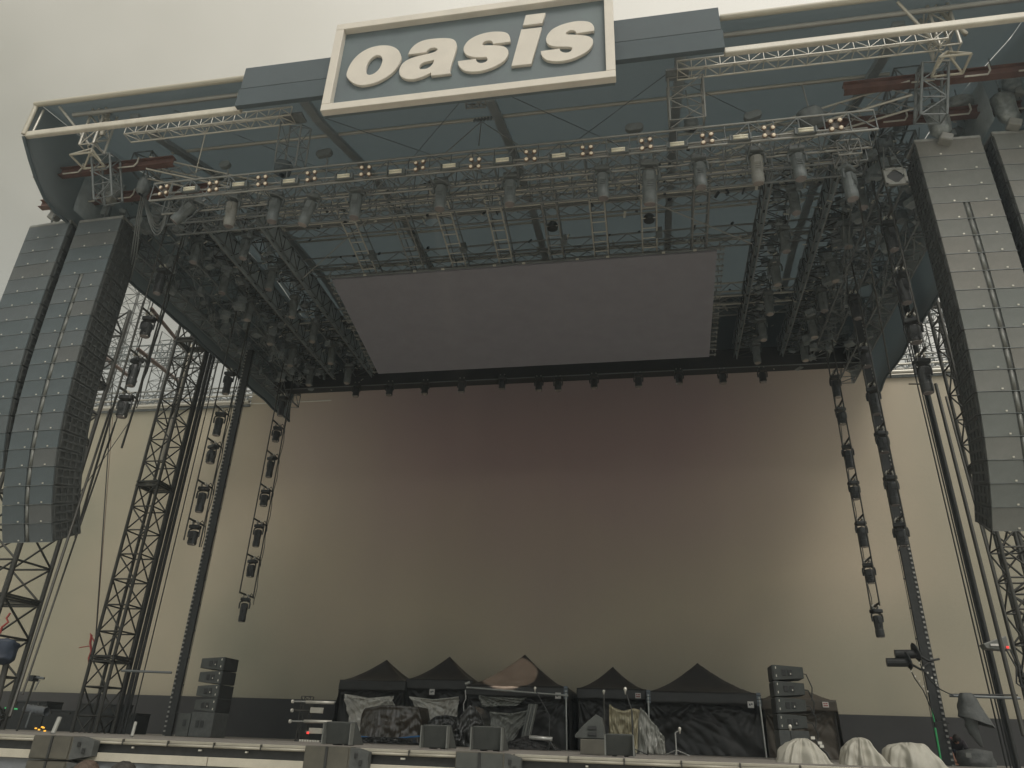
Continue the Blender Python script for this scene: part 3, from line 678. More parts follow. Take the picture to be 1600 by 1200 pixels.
for s in (-1, 1): rod('hanger', p + V((s * .2, 0, .2)), p + V((s * .05, .1, .95)), .012, M['cable_grey'], fr)
# oval lamps standing above the truss
for i, (a, b, wd, ang) in enumerate(((352, 258, .13, 0), (507, 240, .36, -.12), (991, 200, .36, 0), (1176, 181, .34, -.3))):
    p = at(a, b, 12.9); t = thing('oval_lamp', 'oval grey lamp on a short stem above the front truss, ' + nth(i, 4), 'stage light', p, 'oval lamps above the front truss')
    q = MB(); m3 = Matrix.Rotation(ang, 3, 'Y')
    out = [m3 @ V((wd / 2 * (1 if cos(z) > 0 else -1) * .55 + .11 * cos(z), 0, .11 * sin(z))) for z in [k * pi / 10 for k in range(20)]]
    q.add([p + c + V((0, -.06, 0)) for c in out] + [p + c + V((0, .06, 0)) for c in out], [tuple(range(20)), tuple(range(39, 19, -1))] + [(k, 20 + k, 20 + (k + 1) % 20, (k + 1) % 20) for k in range(20)])
    q.build('shell', M['fixture_grey'], t, bevel=.015)
    MB().path([p + V((.05, .05, -.08)), p + V((.1, .05, -.25)), p + V((.05, .05, -.42))], .02, 6).build('stem', M['alu_dull'], t, smooth=True)
# dark cloth chain bags
for i, (a, b, w_, h_, sk_) in enumerate(((224, 292, .28, .5, .1), (442, 265, .3, .34, 0), (1080, 195, .3, .32, 0), (1268, 188, .42, .42, .12))):
    p = at(a, b, 12.9); t = thing('chain_bag', 'dark cloth chain bag above the front truss, ' + nth(i, 4), 'chain bag', p, 'cloth chain bags above the front truss')
    crumple(p, w_ * .6, .18, h_, 20 + i, 1.3 if i % 2 else .8).build('bag', M['fixture_grey'] if i != 1 else M['fascia'], t, smooth=True)
    rod('hoist_line', p + V((0, 0, h_ * .4)), p + V((-.05, 0, 1.1 if i else .8)), .018 if i == 3 else .012, M['alu_dull'], t)
t = thing('hoist_wire', 'thin pale wire from the left header truss to the front truss', 'wire', at(322, 205, 12.2))
rod('wire', at(323, 200, 12.2), at(306, 270, 12.8), .014, M['alu'], t)

# diagonal trusses that lead from the roof corners in to the front truss
t = thing('diagonal_truss', 'pale lattice truss sloping in from the left roof corner', 'truss', at(230, 250, 12.9), 'diagonal trusses at the front corners')
truss(t, at(232, 262, 12.9), at(425, 304, 14.4), .4, .4, .45, .026, .014, M['alu'], True, mb=M['alu_dull'], rungs=False)
t = thing('diagonal_truss', 'long pale lattice truss sloping in from the right roof corner', 'truss', at(1420, 145, 12.9), 'diagonal trusses at the front corners')
truss(t, at(1425, 148, 12.9), at(1120, 240, 14.4), .42, .4, .45, .026, .014, M['alu'], True, mb=M['alu_dull'], rungs=False)
# loops of cable at left
t = thing('cable_loops', 'grey cables looping down beside the left inner array', 'cables', at(240, 330, 13.3))
for k in range(4):
    pts = []
    for j in range(15):
        u = j / 14; pts.append(at(222 + k * 2 + u * (48 - k * 3), 295 + 4 * k + (1 - (2 * u - 1) ** 2) * (75 - 9 * k) - u * 6, 13.2 + .1 * k))
    MB().path(pts, .016, 5).build('cable', M['cable_grey'], t, smooth=True)
for k in range(3):
    MB().path([at(222 + k * 3, 300, 13.4), at(214 + k * 3, 340, 13.5), at(205 + k * 4, 400, 14.2), at(196 + k * 4, 440, 14.6)], .018, 5).build('cable', M['cable_grey'], t, smooth=True)

# ================================================================== UNDER THE ROOF
XT = [(15.0, 15.65, .5), (16.3, 16.2, .5), (17.4, 16.55, .45), (19.6, 16.6, .45), (21.4, 15.6, .5), (22.6, 15.9, .5)]
nmx = ['front', 'second', 'third', 'fourth', 'fifth', 'rear']
for i, (y, z, s_) in enumerate(XT):
    t = thing('roof_cross_truss', 'aluminium truss running across under the roof, %s of six from the stage front' % nmx[i], 'truss', (AX, y, z), 'cross trusses under the roof')
    truss(t, (-13.2, y, z), (6.4, y, z), s_, s_, .55, .03, .015, M['alu'] if i in (0, 1, 4) else M['alu_dull'], i in (0, 1), faces='sb' if i < 2 else 'sbS', mb=M['alu_dull'], rungs=False)
# ceiling screen
scr = thing('ceiling_screen', 'large blank grey video screen hung tilted under the stage roof', 'video screen', (AX, 19.9, 14.3))
hw = 5.73; A = V((0, 17.6, 14.60)); B = V((0, 22.2, 13.70)); dn = (B - A).normalized(); nn = V((0, -dn.z, dn.y)) * -1
if nn.z < 0: nn = -nn
MB().hexa([(AX - hw, A.y, A.z), (AX + hw, A.y, A.z), (AX + hw, B.y, B.z), (AX - hw, B.y, B.z)] + [tuple(V(c) + nn * .10) for c in ((AX - hw, A.y, A.z), (AX + hw, A.y, A.z), (AX + hw, B.y, B.z), (AX - hw, B.y, B.z))]).build('screen', M['led_roof'], scr)
MB().tube(V((AX - hw, A.y - .05, A.z + .06)), V((AX + hw, A.y - .05, A.z + .06)), .03, 6).build('front_rail', M['alu_dark'], scr)
for k in range(9):
    xx = AX - hw + 1.1 + k * 1.22 + (.35 if k % 2 else 0)
    box('rail_pin', (xx, A.y - .1, A.z + .03), (.09, .05, .04), M['badge'], scr)
for s_ in (-1, 1):
    q = MB()
    for k in range(22):
        c = A + (B - A) * (k / 21); xx = AX + s_ * (hw + .10)
        q.box((xx, c.y, c.z + .08 + .02 * (k % 3)), (.2 + .06 * (k % 2), .03, .035)); q.box((xx + s_ * .1, c.y + .08, c.z + .12), (.03, .18, .03))
        if k % 2 == 0: q.box((xx, c.y + .05, c.z + .2), (.03, .03, .3))
    q.build('edge_bracketing', M['alu_dull'], scr, kind='stuff')
# ladder shaped carriers over the screen
LD = [578, 652, 717, 790, 870, 940, 1016, 1094]
for i, a in enumerate(LD):
    xx = at(a, 418 - (a - 578) * .045, 17.6).x
    t = thing('screen_carrier_truss', 'ladder shaped truss leading to the ceiling screen front edge, ' + nth(i, 8), 'truss', (xx, 16, 15.2), 'ladder trusses carrying the ceiling screen')
    mm = M['alu'] if i % 3 != 1 else M['alu_dull']
    P0, P1 = A - dn * 3.0 + nn * .25, A + dn * 1.5 + nn * .25
    P0.x = P1.x = xx
    for s_ in (-1, 1):
        rod('rail', P0 + V((s_ * .2, 0, 0)), P1 + V((s_ * .2, 0, 0)), .024, mm, t)
        rod('upper_rail', P0 + V((s_ * .2, 0, 0)) + nn * .38, P1 + V((s_ * .2, 0, 0)) + nn * .38, .022, M['alu_dark'], t)
    for k in range(13):
        c = P0 + dn * (.36 * k); rod('rung', c + V((-.2, 0, 0)), c + V((.2, 0, 0)), .018, mm, t, 5)
        for s_ in (-1, 1): rod('side_brace', c + V((s_ * .2, 0, 0)), c + dn * .36 + V((s_ * .2, 0, 0)) + nn * .38, .012, M['alu_dark'], t, 4)
    if i in (4, 6): MB().lathe([(.15, 0), (.16, .1), (.1, .2)], P0 + dn * 1.9, 14).build('round_fan', M['fixture'], t)
    if i % 2 == 0: box('junction_box', P0 + dn * 2.4 + V((.26, 0, .05)), (.18, .25, .2), M['fixture_grey'], t)
# hanging clutter of small clamps on the cross trusses
t = thing('rigging_clamps', 'scattered small rigging clamps and slings on the roof trusses', 'rigging', (AX, 15, 15.6)); t['kind'] = 'stuff'
q = MB(); q2 = MB(); rr = random.Random(5)
for k in range(420):
    i = rr.randrange(6); y, z, s_ = XT[i]; xx = rr.uniform(-13, 6.3)
    m3 = Matrix.Rotation(rr.uniform(-.9, .9), 3, 'Y') @ Matrix.Rotation(rr.uniform(-.9, .9), 3, 'X')
    (q if rr.random() < .5 else q2).box((xx, y + rr.choice((-.25, .25)), z + rr.choice((-.25, .25)) + rr.uniform(-.1, .05)), (rr.uniform(.03, .09), rr.uniform(.03, .06), rr.uniform(.05, .22)), m3)
q.build('pale_clamps', M['alu'], t, kind='stuff'); q2.build('dark_clamps', M['black'], t, kind='stuff')
for i, (a, b, c, d, y0, y1) in enumerate(((622, 300, 473, 435, 13.8, 16.8), (980, 300, 1175, 381, 13.8, 16.6))):
    t = thing('stay_wire', 'thin diagonal stay wire crossing the trusses on the %s' % ('left' if i == 0 else 'right'), 'wire', at(a, b, y0))
    rod('wire', at(a, b, y0), at(c, d, y1), .016, M['alu_dull'], t)

# side lighting pods: four long black trays running back under the roof
PODS = [(-12.45, -12.0, 'outer left'), (-10.95, -10.4, 'inner left'), (3.55, 4.1, 'inner right'), (5.15, 5.65, 'outer right')]
for i, (xa, xb, nm) in enumerate(PODS):
    xc = (xa + xb) / 2; inn = xb if i < 2 else xa; zc = 14.95
    t = thing('lighting_pod', 'long black lighting truss running back under the roof, %s of four' % nm, 'lighting truss', (xc, 20, zc), 'black lighting trusses running front to back')
    truss(t, (xc, 15.0, zc + .35), (xc, 24.6, zc + .22), xb - xa + .2, .55, .5, .024, .014, M['alu_dark'], False, mb=M['steel_dark'])
    MB().hexa([(inn - .02, 15.0, zc - .02), (inn + .02, 15.0, zc - .02), (inn + .02, 24.8, zc - .1), (inn - .02, 24.8, zc - .1), (inn - .02, 15.0, zc + .75), (inn + .02, 15.0, zc + .75), (inn + .02, 24.8, zc + .6), (inn - .02, 24.8, zc + .6)]).build('side_cloth', M['pod_cloth'], t)
    rod('lower_edge_tube', (inn, 15.0, zc - .03), (inn, 24.8, zc - .11), .014, M['alu_dull'], t)
    q = MB()
    sd2 = -1 if i < 2 else 1
    for k in range(60):
        y = 15.1 + k * .16; q.box((xc + sd2 * rr.uniform(-.1, .45), y, zc + rr.uniform(-.1, .5)), (rr.uniform(.05, .3), rr.uniform(.05, .2), rr.uniform(.04, .25)), Matrix.Rotation(rr.uniform(-.6, .6), 3, 'Z'))
    q.build('looms_and_dimmers', M['clutter'], t, kind='stuff')
    q = MB()
    for k in range(22): q.box((xc + sd2 * rr.uniform(-.2, .5), 15.2 + k * .43, zc - .05 + rr.uniform(-.1, .2)), (rr.uniform(.03, .14), .03, .022), Matrix.Rotation(rr.uniform(-.8, .8), 3, 'Y'))
    q.build('bright_clamps', M['alu'], t, kind='stuff')
    for k in range(6):
        y = 15.6 + k * 1.6
        place('gspot', (xc + sd2 * .25, y, zc + .02 - .01 * k), 'moving light on the %s black truss, %s from the front' % (nm, ORD[k]), 'moving lights on the front to back trusses', (0, 0, (.3 if k % 2 else -.2)), .8)
# dense dark side structures outside the pods
for sgn in (-1, 1):
    s_ = 'left' if sgn < 0 else 'right'
    for k, (xo, z, y0, y1) in enumerate(((9.75, 14.9, 14.2, 25), (10.9, 14.6, 14.5, 26), (9.9, 16.2, 13.5, 25))):
        X = AX + sgn * xo
        t = thing('side_roof_truss', 'dark lattice truss along the %s edge under the roof, %s' % (s_, ('inner', 'outermost', 'highest')[k]), 'truss', (X, 20, z), 'dark trusses along the roof sides')
        truss(t, (X, y0, z), (X, y1, z), .55, .55, .55, .03, .018, M['alu_dark'], False)
    for k, y in enumerate((15.2, 17.4, 19.8, 22.2, 24.4)):
        Xa, Xb = AX + sgn * 8.4, AX + sgn * 11.2
        t = thing('short_cross_truss', 'short dark truss bridging the %s roof side trusses, %s from the front' % (s_, ORD[k]), 'truss', (Xa, y, 15.2), 'short trusses at the roof sides')
        truss(t, (Xa, y, 15.3), (Xb, y, 15.3), .4, .4, .45, .026, .016, M['alu_dark'], False)
    t = thing('side_masking_cloth', 'black masking cloth hanging along the %s roof side' % s_, 'cloth', (AX + sgn * 11.0, 20, 15))
    sheet('cloth', lambda u, v: V((AX + sgn * (11.15 + .06 * noise.noise(V((u * 20, v, 4)))), 13.2 + 13 * u, 14.35 + 1.3 * v + .1 * noise.noise(V((u * 9, 0, sgn))))), 50, 4, M['pod_cloth'], t)
    t = thing('cable_mess', 'tangle of cables and clamps inside the %s roof side' % s_, 'cables', (AX + sgn * 10, 19, 15)); t['kind'] = 'stuff'
    q = MB(); q2 = MB()
    for k in range(150):
        c = V((AX + sgn * rr.uniform(8.8, 11), rr.uniform(13.8, 25.5), rr.uniform(14.2, 15.9)))
        q.box(c, (rr.uniform(.05, .35), rr.uniform(.05, .3), rr.uniform(.05, .3)), Matrix.Rotation(rr.uniform(-1, 1), 3, 'Z'))
    for k in range(110):
        c = V((AX + sgn * rr.uniform(7, 11), rr.uniform(13.8, 25.5), rr.uniform(14.2, 15.6)))
        q2.box(c, (rr.uniform(.02, .14), .025, .02), Matrix.Rotation(rr.uniform(-1, 1), 3, 'Y'))
    q.build('dark_boxes', M['clutter'], t, kind='stuff'); q2.build('bright_clamps', M['alu'], t, kind='stuff')
    t = thing('side_cables', 'long cables hanging and crossing at the %s roof side' % s_, 'cables', (AX + sgn * 10, 16, 14)); q = MB()
    for k in range(16):
        x_ = AX + sgn * rr.uniform(8.6, 10.9); y = rr.uniform(13.8, 20); a = V((x_, y, rr.uniform(15, 17))); b = a + V((sgn * rr.uniform(-1, 1), rr.uniform(0, 4), -rr.uniform(1, 2.4)))
        rod('cable', a, b, .012, M['cable_grey'], t, 4)
# rear beam with its row of lamps
rb_ = thing('rear_masking_beam', 'black cloth faced beam across the rear of the roof over the video wall', 'beam', (AX, 24.9, 14.3))
box('cloth_face', (AX, 24.9, 14.90), (22.2, .5, .75), M['black_cloth'], rb_)
rod('lower_pipe', (-14, 24.6, 14.48), (7.4, 24.6, 14.48), .02, M['alu_dark'], rb_)
RB = [(558, 600), (610, 598), (665, 596), (722, 593), (785, 588), (842, 590), (872, 590), (928, 586), (997, 584), (1060, 579), (1128, 578), (1190, 576)]
for i, (a, b) in enumerate(RB):
    o = place('wash', at(a, b, 24.5), 'small dark lamp hanging under the rear beam, ' + nth(i, len(RB)), 'lamps under the rear beam', (0, 0, 0), .72)
    for s_ in (-1, 1):
        link('rim_glint', ME_bd, o, (s_ * .13, -.1, -.76))
t = thing('roof_valance', 'dark valance hanging above the rear video wall', 'cloth', (AX, 27, 15))
sheet('cloth', lambda u, v: V((XL - 1 + (XR - XL + 2) * u, 27.3, 15.9 + 2.5 * v)), 30, 3, M['pod_cloth'], t)

# ================================================================== HANGING LIGHT LADDERS
def ladder(X, ya, yb, ztop, zbot, label, lights, glabel, side_, kinds):
    t = thing('light_ladder', label, 'light ladder', (X, (ya + yb) / 2, ztop), 'hanging ladders of stage lights')
    for y in (ya, yb): rod('rail', (X, y, zbot), (X, y, ztop), .022, M['steel_dark'], t)
    q = MB(); pts = [(X + .04 + .03 * sin(k * 1.7), yb + .03, zbot + (ztop - zbot) * k / 24) for k in range(25)]
    q.path(pts, .013, 5).build('power_cable', M['cable'], t, smooth=True)
    n = len(lights)
    for i, (a, b) in enumerate(lights):
        p = at(a, b, (ya + yb) / 2); z = p.z + (.40 if kinds[i] == 'spot' else .32)
        rod('rung', (X, ya, z + .1), (X, yb, z + .1), .03, M['steel_dark'], t)
        MB().path([(X, (ya + yb) / 2, z - .03), (X + .12, (ya + yb) / 2 + .1, z + .16), (X + .05, yb, z + .05), (X + .2, (ya + yb) / 2 + .2, z - .18)], .012, 5).build('lead', M['cable'], t, smooth=True)
        for k in range(3): MB().box((X - .08 + .07 * k, (ya + yb) / 2 - .06, z + .09 + .02 * (k % 2)), (.03, .05, .07), Matrix.Rotation(.6 - .5 * k, 3, 'Y')).build('clamp', M['badge'], t)
        place(kinds[i], (X, (ya + yb) / 2, z), '%s moving light on the %s, %s from the top' % ('long' if kinds[i] == 'spot' else 'short', glabel, ORD[i]), 'moving lights on the hanging ladders', (0, 0, .35 * sin(i * 2.3)), .74)
ladder(-12.8, 18.6, 19.4, 15.0, 2 + .255 * 19, 'hanging light ladder left of the dark left column', [(352, 600), (337, 664), (324, 712), (307, 782), (291, 838)], 'left ladder before the dark column', 'L', ['spot', 'spot', 'wash', 'spot', 'wash'])
ladder(-13.05, 22.5, 23.4, 14.6, 2 + .178 * 23, 'longest left hanging light ladder, right of the dark left column', [(443, 636), (436, 680), (425, 731), (416, 780), (403, 838), (393, 890), (378, 954)], 'left ladder behind the dark column', 'L', ['spot', 'wash', 'spot', 'wash', 'spot', 'wash', 'spot'])
ladder(6.3, 22.5, 23.4, 14.6, 2 + .165 * 23, 'longest right hanging light ladder, left of the dark right column', [(1312, 605), (1319, 652), (1329, 715), (1338, 768), (1348, 836), (1358, 898), (1371, 975)], 'right ladder nearer the stage centre', 'R', ['spot', 'wash', 'spot', 'wash', 'spot', 'wash', 'spot'])
ladder(6.1, 18.6, 19.4, 15.0, 2 + .25 * 19, 'hanging light ladder beside the dark right column', [(1350, 480), (1358, 560), (1366, 628), (1377, 693), (1394, 768), (1408, 838)], 'right ladder against the dark column', 'R', ['spot', 'wash', 'spot', 'wash', 'spot', 'wash'])
ladder(-12.55, 14.3, 15.0, 15.6, 2 + .50 * 14.6, 'short left hanging light ladder against the sky gap', [(262, 440), (247, 512), (228, 582), (206, 637)], 'left ladder against the sky', 'L', ['spot', 'wash', 'spot', 'wash'])
ladder(5.75, 14.3, 15.0, 15.6, 2 + .55 * 14.6, 'short right hanging light ladder beside the right inner array', [(1393, 370), (1404, 452), (1418, 520), (1430, 590)], 'right ladder beside the array', 'R', ['spot', 'spot', 'wash', 'spot'])
clear_unused()

# ---- dark ribbed columns
for sgn, X in ((-1, -13.6), (1, 6.78)):
    s_ = 'left' if sgn < 0 else 'right'
    t = thing('ribbed_column', 'tall thin dark column with a ribbed cable track at stage ' + s_, 'column', (X, 21, DZ))
    ztop = 14.3
    box('column_body', (X + .05 * -sgn, 21.06, (DZ + ztop) / 2), (.17, .09, ztop - DZ), M['black'], t)
    sx = .085 * sgn
    box('track_back', (X + sx, 21.04, (DZ + ztop) / 2), (.10, .03, ztop - DZ), M['black'], t)
    q = MB(); z = DZ
    while z < ztop: q.box((X + sx, 21.01, z), (.055, .03, .05)); z += .125
    q.build('track_ribs', M['alu_dull'], t, kind='stuff')
    rod('rear_wire', (X - .16 * sgn, 21.1, DZ), (X - .16 * sgn, 21.1, ztop), .010, M['cable'], t, 4)
    q = MB()
    for k in range(16): q.box((X - .15 * sgn, 21.05, DZ + .6 + k * .75), (.07, .04, .04))
    q.build('side_lugs', M['black'], t, kind='stuff')
# ---- lattice towers
def tower(X, Y, z0_, z1_, w_, label, ind, m=None, bay=.78, d_=None, group='lattice towers beside the video wall', flanges=True, r=.05):
    t = thing('lattice_tower', label, 'tower', (X, Y, z0_), group); m = m or M['steel_dark']; d_ = d_ or w_
    cs = [(-w_ / 2, -d_ / 2), (w_ / 2, -d_ / 2), (w_ / 2, d_ / 2), (-w_ / 2, d_ / 2)]
    for a, b in cs: rod('leg', (X + a, Y + b, z0_), (X + a, Y + b, z1_), r, m, t, 8)
    n = round((z1_ - z0_) / bay); st = (z1_ - z0_) / n; J = MB()
    for k in range(n):
        for f in range(4):
            (a, b), (c, d) = cs[f], cs[(f + 1) % 4]; za, zb = z0_ + k * st, z0_ + (k + 1) * st
            mid = ((a + c) / 2, (b + d) / 2); segs = [((a, b, za), (c, d, za))]
            segs += [((a, b, za), (c, d, zb))] if (k % 2) else [((c, d, za), (a, b, zb))]
            for p_, q_ in segs:
                A_, B_ = V((X + p_[0], Y + p_[1], p_[2])), V((X + q_[0], Y + q_[1], q_[2]))
                if ind: rod('brace', A_, B_, r * .5, m, t, 5)
                else: J.tube(A_, B_, r * .5, 4, cap=False)
        if flanges and k % 7 == 5:
            for dz in (-.07, .07):
                for f in range(4):
                    (a, b), (c, d) = cs[f], cs[(f + 1) % 4]
                    A_, B_ = V((X + a, Y + b, z0_ + k * st + dz)), V((X + c, Y + d, z0_ + k * st + dz))
                    MB().box((A_ + B_) / 2, (abs(B_.x - A_.x) + .09, abs(B_.y - A_.y) + .09, .05)).build('flange', m, t)
    if not ind: J.build('bracing', m, t, kind='stuff')
    return t
TL = tower(-15.95, 21, 0.02, 16.2, .74, 'dark lattice tower at left in front of the video wall', True)
for dx, dy, r_ in ((0, 0, .085), (.17, .05, .06), (.27, .1, .045), (.40, .2, .018)): rod('rope', (-15.72 + dx, 21.6 + dy, .1), (-15.68 + dx, 21.6 + dy, 16), r_, M['cable'], TL, 8)
TR = tower(mir(-15.95) + .15, 21, 0.02, 16.2, .74, 'dark lattice tower at right in front of the video wall', True)
for k in range(4): rod('rope', (8.35 - .05 * k, 21.2 + .1 * k, .1), (8.3 - .04 * k, 21.2 + .1 * k, 16), .05 if k < 2 else .02, M['cable'], TR, 6)
tower(-19.9, 20.5, 0.02, 16.5, 1.5, 'wide dark lattice tower below the left arrays', True, bay=1.1, r=.07)
tower(11.6, 24.5, 0.02, 16.5, 1.5, 'wide dark lattice tower at the right photo edge below the array', True, bay=1.1, r=.07)
for i, (px, py, Y, w_) in enumerate(((186, 560, 35.2, 1.1), (262, 560, 36, 1.0), (150, 600, 35.6, 1.2), (316, 590, 36.4, .9))):
    c = at(px, py, Y)
    tower(c.x, Y, 0, 29 if i < 1 else 24.5, w_, 'distant lattice mast in the left sky gap, %s from the left' % ORD[(1, 2, 0, 3)[i]], False, m=M['steel_dark'], bay=.7, group='distant masts in the sky gaps', flanges=False, r=.035)
for i, (px, py, Y, w_) in enumerate(((1456, 540, 35.2, 1.1), (1434, 545, 36, .9))):
    c = at(px, py, Y)
    tower(c.x, Y, 0, 25, w_, 'distant lattice mast in the right sky gap, %s from the left' % ORD[1 - i], False, m=M['steel_dark'], bay=.7, group='distant masts in the sky gaps', flanges=False, r=.035)
# structure on top of the video wall, seen through the gaps
for sgn in (-1, 1):
    s_ = 'left' if sgn < 0 else 'right'
    xa, xb = (-33, -16) if sgn < 0 else (11, 27)
    for k, (z, y, mm, sz) in enumerate(((ZT + .45, 33.3, M['alu'], .55), (ZT + 1.15, 33.6, M['alu_dull'], .5), (21.9, 34, M['alu_dark'], .9))):
        t = thing('wall_top_truss', 'pale truss above the video wall in the %s sky gap, %s' % (s_, ('lowest', 'middle', 'highest')[k]), 'truss', ((xa + xb) / 2, y, z), 'trusses above the video wall')
        truss(t, (xa, y, z), (xb, y, z), sz, sz, .8, .05, .03, mm, False, faces='sbS', mb=M['alu_dark'])
    t = thing('wall_top_beam', 'pale beam along the top of the video wall at ' + s_, 'beam', ((xa + xb) / 2, 33, ZT + .2), 'beams along the top of the video wall')
    rod('tube', (max(xa, -33) , 32.8, ZT + .22), (min(xb, CL) if sgn < 0 else xb, 32.8, ZT + .22), .10, M['alu'], t, 8)
    for k in range(9):
        box('top_bracket', (xa + 1 + k * 2.1, 33.2, ZT + .3), (.5, .4, .25), M['tower_base'], t) if abs(xa + 1 + k * 2.1 - AX) > 17.8 else None
for i, (a, b, c, d, y0, y1) in enumerate(((237, 483, 300, 560, 22, 30), (216, 546, 282, 598, 24, 32), (159, 555, 212, 596, 26, 32))):
    t = thing('brown_tie_beam', 'brown tie beam slanting across the left sky gap, ' + ('upper right', 'middle', 'lower left')[i], 'beam', at(a, b, y0), 'brown tie beams in the left sky gap')
    rod('beam', at(a, b, y0), at(c, d, y1), .09, M['brown_tube'], t, 6)
t = thing('cream_pole', 'thin cream pole leaning inside the left lattice tower', 'pole', at(252, 720, 21))
rod('pole', at(252, 722, 21), at(300, 540, 22.2), .065, M['cream'], t, 8)
# guy ropes at left, vertical lines in the gap
for i, (a, b, c, d, y0, y1, r_) in enumerate(((148, 1020, 176, 600, 22, 22, .02), (176, 652, 150, 1000, 24, 24, .012), (205, 655, 90, 820, 20, 18, .014), (172, 640, 15, 1120, 16, 13, .03), (180, 660, 35, 1085, 17, 14.5, .022), (225, 470, 118, 840, 16, 16, .03), (265, 460, 190, 700, 17, 17, .03),
                                            (240, 470, 168, 700, 18, 18, .018), (320, 560, 270, 760, 22, 22, .04))):
    t = thing('guy_rope', 'rope or cable running down at the left of the stage, ' + ORD[i] + ' longest of nine', 'rope', at(a, b, y0), 'ropes at the left of the stage')
    rod('rope', at(a, b, y0), at(c, d, y1), r_, M['steel_dark'] if r_ > .013 else M['brown_tube'], t, 6)
gl = ['long rope with a red sling at its foot, left of the lattice tower', 'thin brown rope beside the red sling rope', 'slanting wire from the video wall top to the left array foot', 'thick rope sloping along the right side of the left arrays', 'second rope sloping beside the left arrays', 'dark cable falling behind the left inner array', 'dark cable crossing the left sky gap', 'thin cable left of the crossing cable in the sky gap', 'thick cable falling beside the left lattice tower top']
for o, l in zip([o for o in COL.objects if o.name.startswith('guy_rope')], gl): o['label'] = l
for i, (a, b, c, d, y0, y1, r_) in enumerate(((1392, 590, 1340, 300, 17, 15, .02), (1420, 600, 1452, 600, 20, 20, .02), (1462, 600, 1600, 1150, 19, 17, .045), (1478, 620, 1592, 1040, 20, 19, .03))):
    t = thing('guy_rope', ('dark cable rising beside the right inner array', 'short level cable in the right sky gap', 'thick dark cable sloping under the right inner array', 'thin dark cable beside the right lattice tower')[i], 'rope', at(a, b, y0), 'ropes at the right of the stage')
    rod('rope', at(a, b, y0), at(c, d, y1), r_, M['steel_dark'], t, 6)
# red sling, cross pipes, blue bundle
t = thing('red_sling', 'bright red sling and hook beside the foot of the left lattice tower', 'sling', at(142, 1010, 21.8))
MB().path([at(143, 992, 21.8), at(141, 1005, 21.8), at(143, 1018, 21.8), at(139, 1028, 21.8), at(140, 1040, 21.8)], .035, 6).build('strap', M['red_plastic'], t, smooth=True)
rod('bar', at(124, 1012, 21.8), at(142, 1009, 21.8), .015, M['red_plastic'], t); rod('bar', at(141, 990, 21.8), at(148, 1004, 21.8), .02, M['red_plastic'], t)
t = thing('red_chain', 'loose red chain on the left outer tower', 'chain', at(8, 965, 19.5))
MB().path([at(16, 958, 19.5), at(10, 966, 19.5), at(13, 972, 19.5), at(3, 980, 19.5), at(0, 990, 19.5)], .03, 6).build('chain', M['red_plastic'], t, smooth=True)
t = thing('tie_pipe', 'horizontal pipe from the left tower to the ribbed column', 'pipe', at(190, 1049, 20.8)); rod('pipe', at(190, 1048, 20.6), at(268, 1051, 20.8), .035, M['alu_dark'], t)
t = thing('tie_pipe', 'horizontal pipe from the right ribbed column to the right tower', 'pipe', at(1484, 1087, 20.6)); rod('pipe', at(1484, 1087, 20.6), at(1594, 1091, 20.6), .035, M['alu_dark'], t)
rod('cable', at(1484, 1085, 20.6), at(1590, 1086, 20.6), .02, M['cable'], t)
t = thing('blue_bundle', 'dark blue tarpaulin bundle tied at the left photo edge', 'tarpaulin', at(5, 1018, 14))
crumple(at(4, 1018, 14), .26, .25, .5, 31, 1.0).build('bundle', M['blue_cloth'], t, smooth=True)
rod('strut', at(10, 1035, 14.1), at(-8, 1110, 14.1), .06, M['steel_dark'], t)

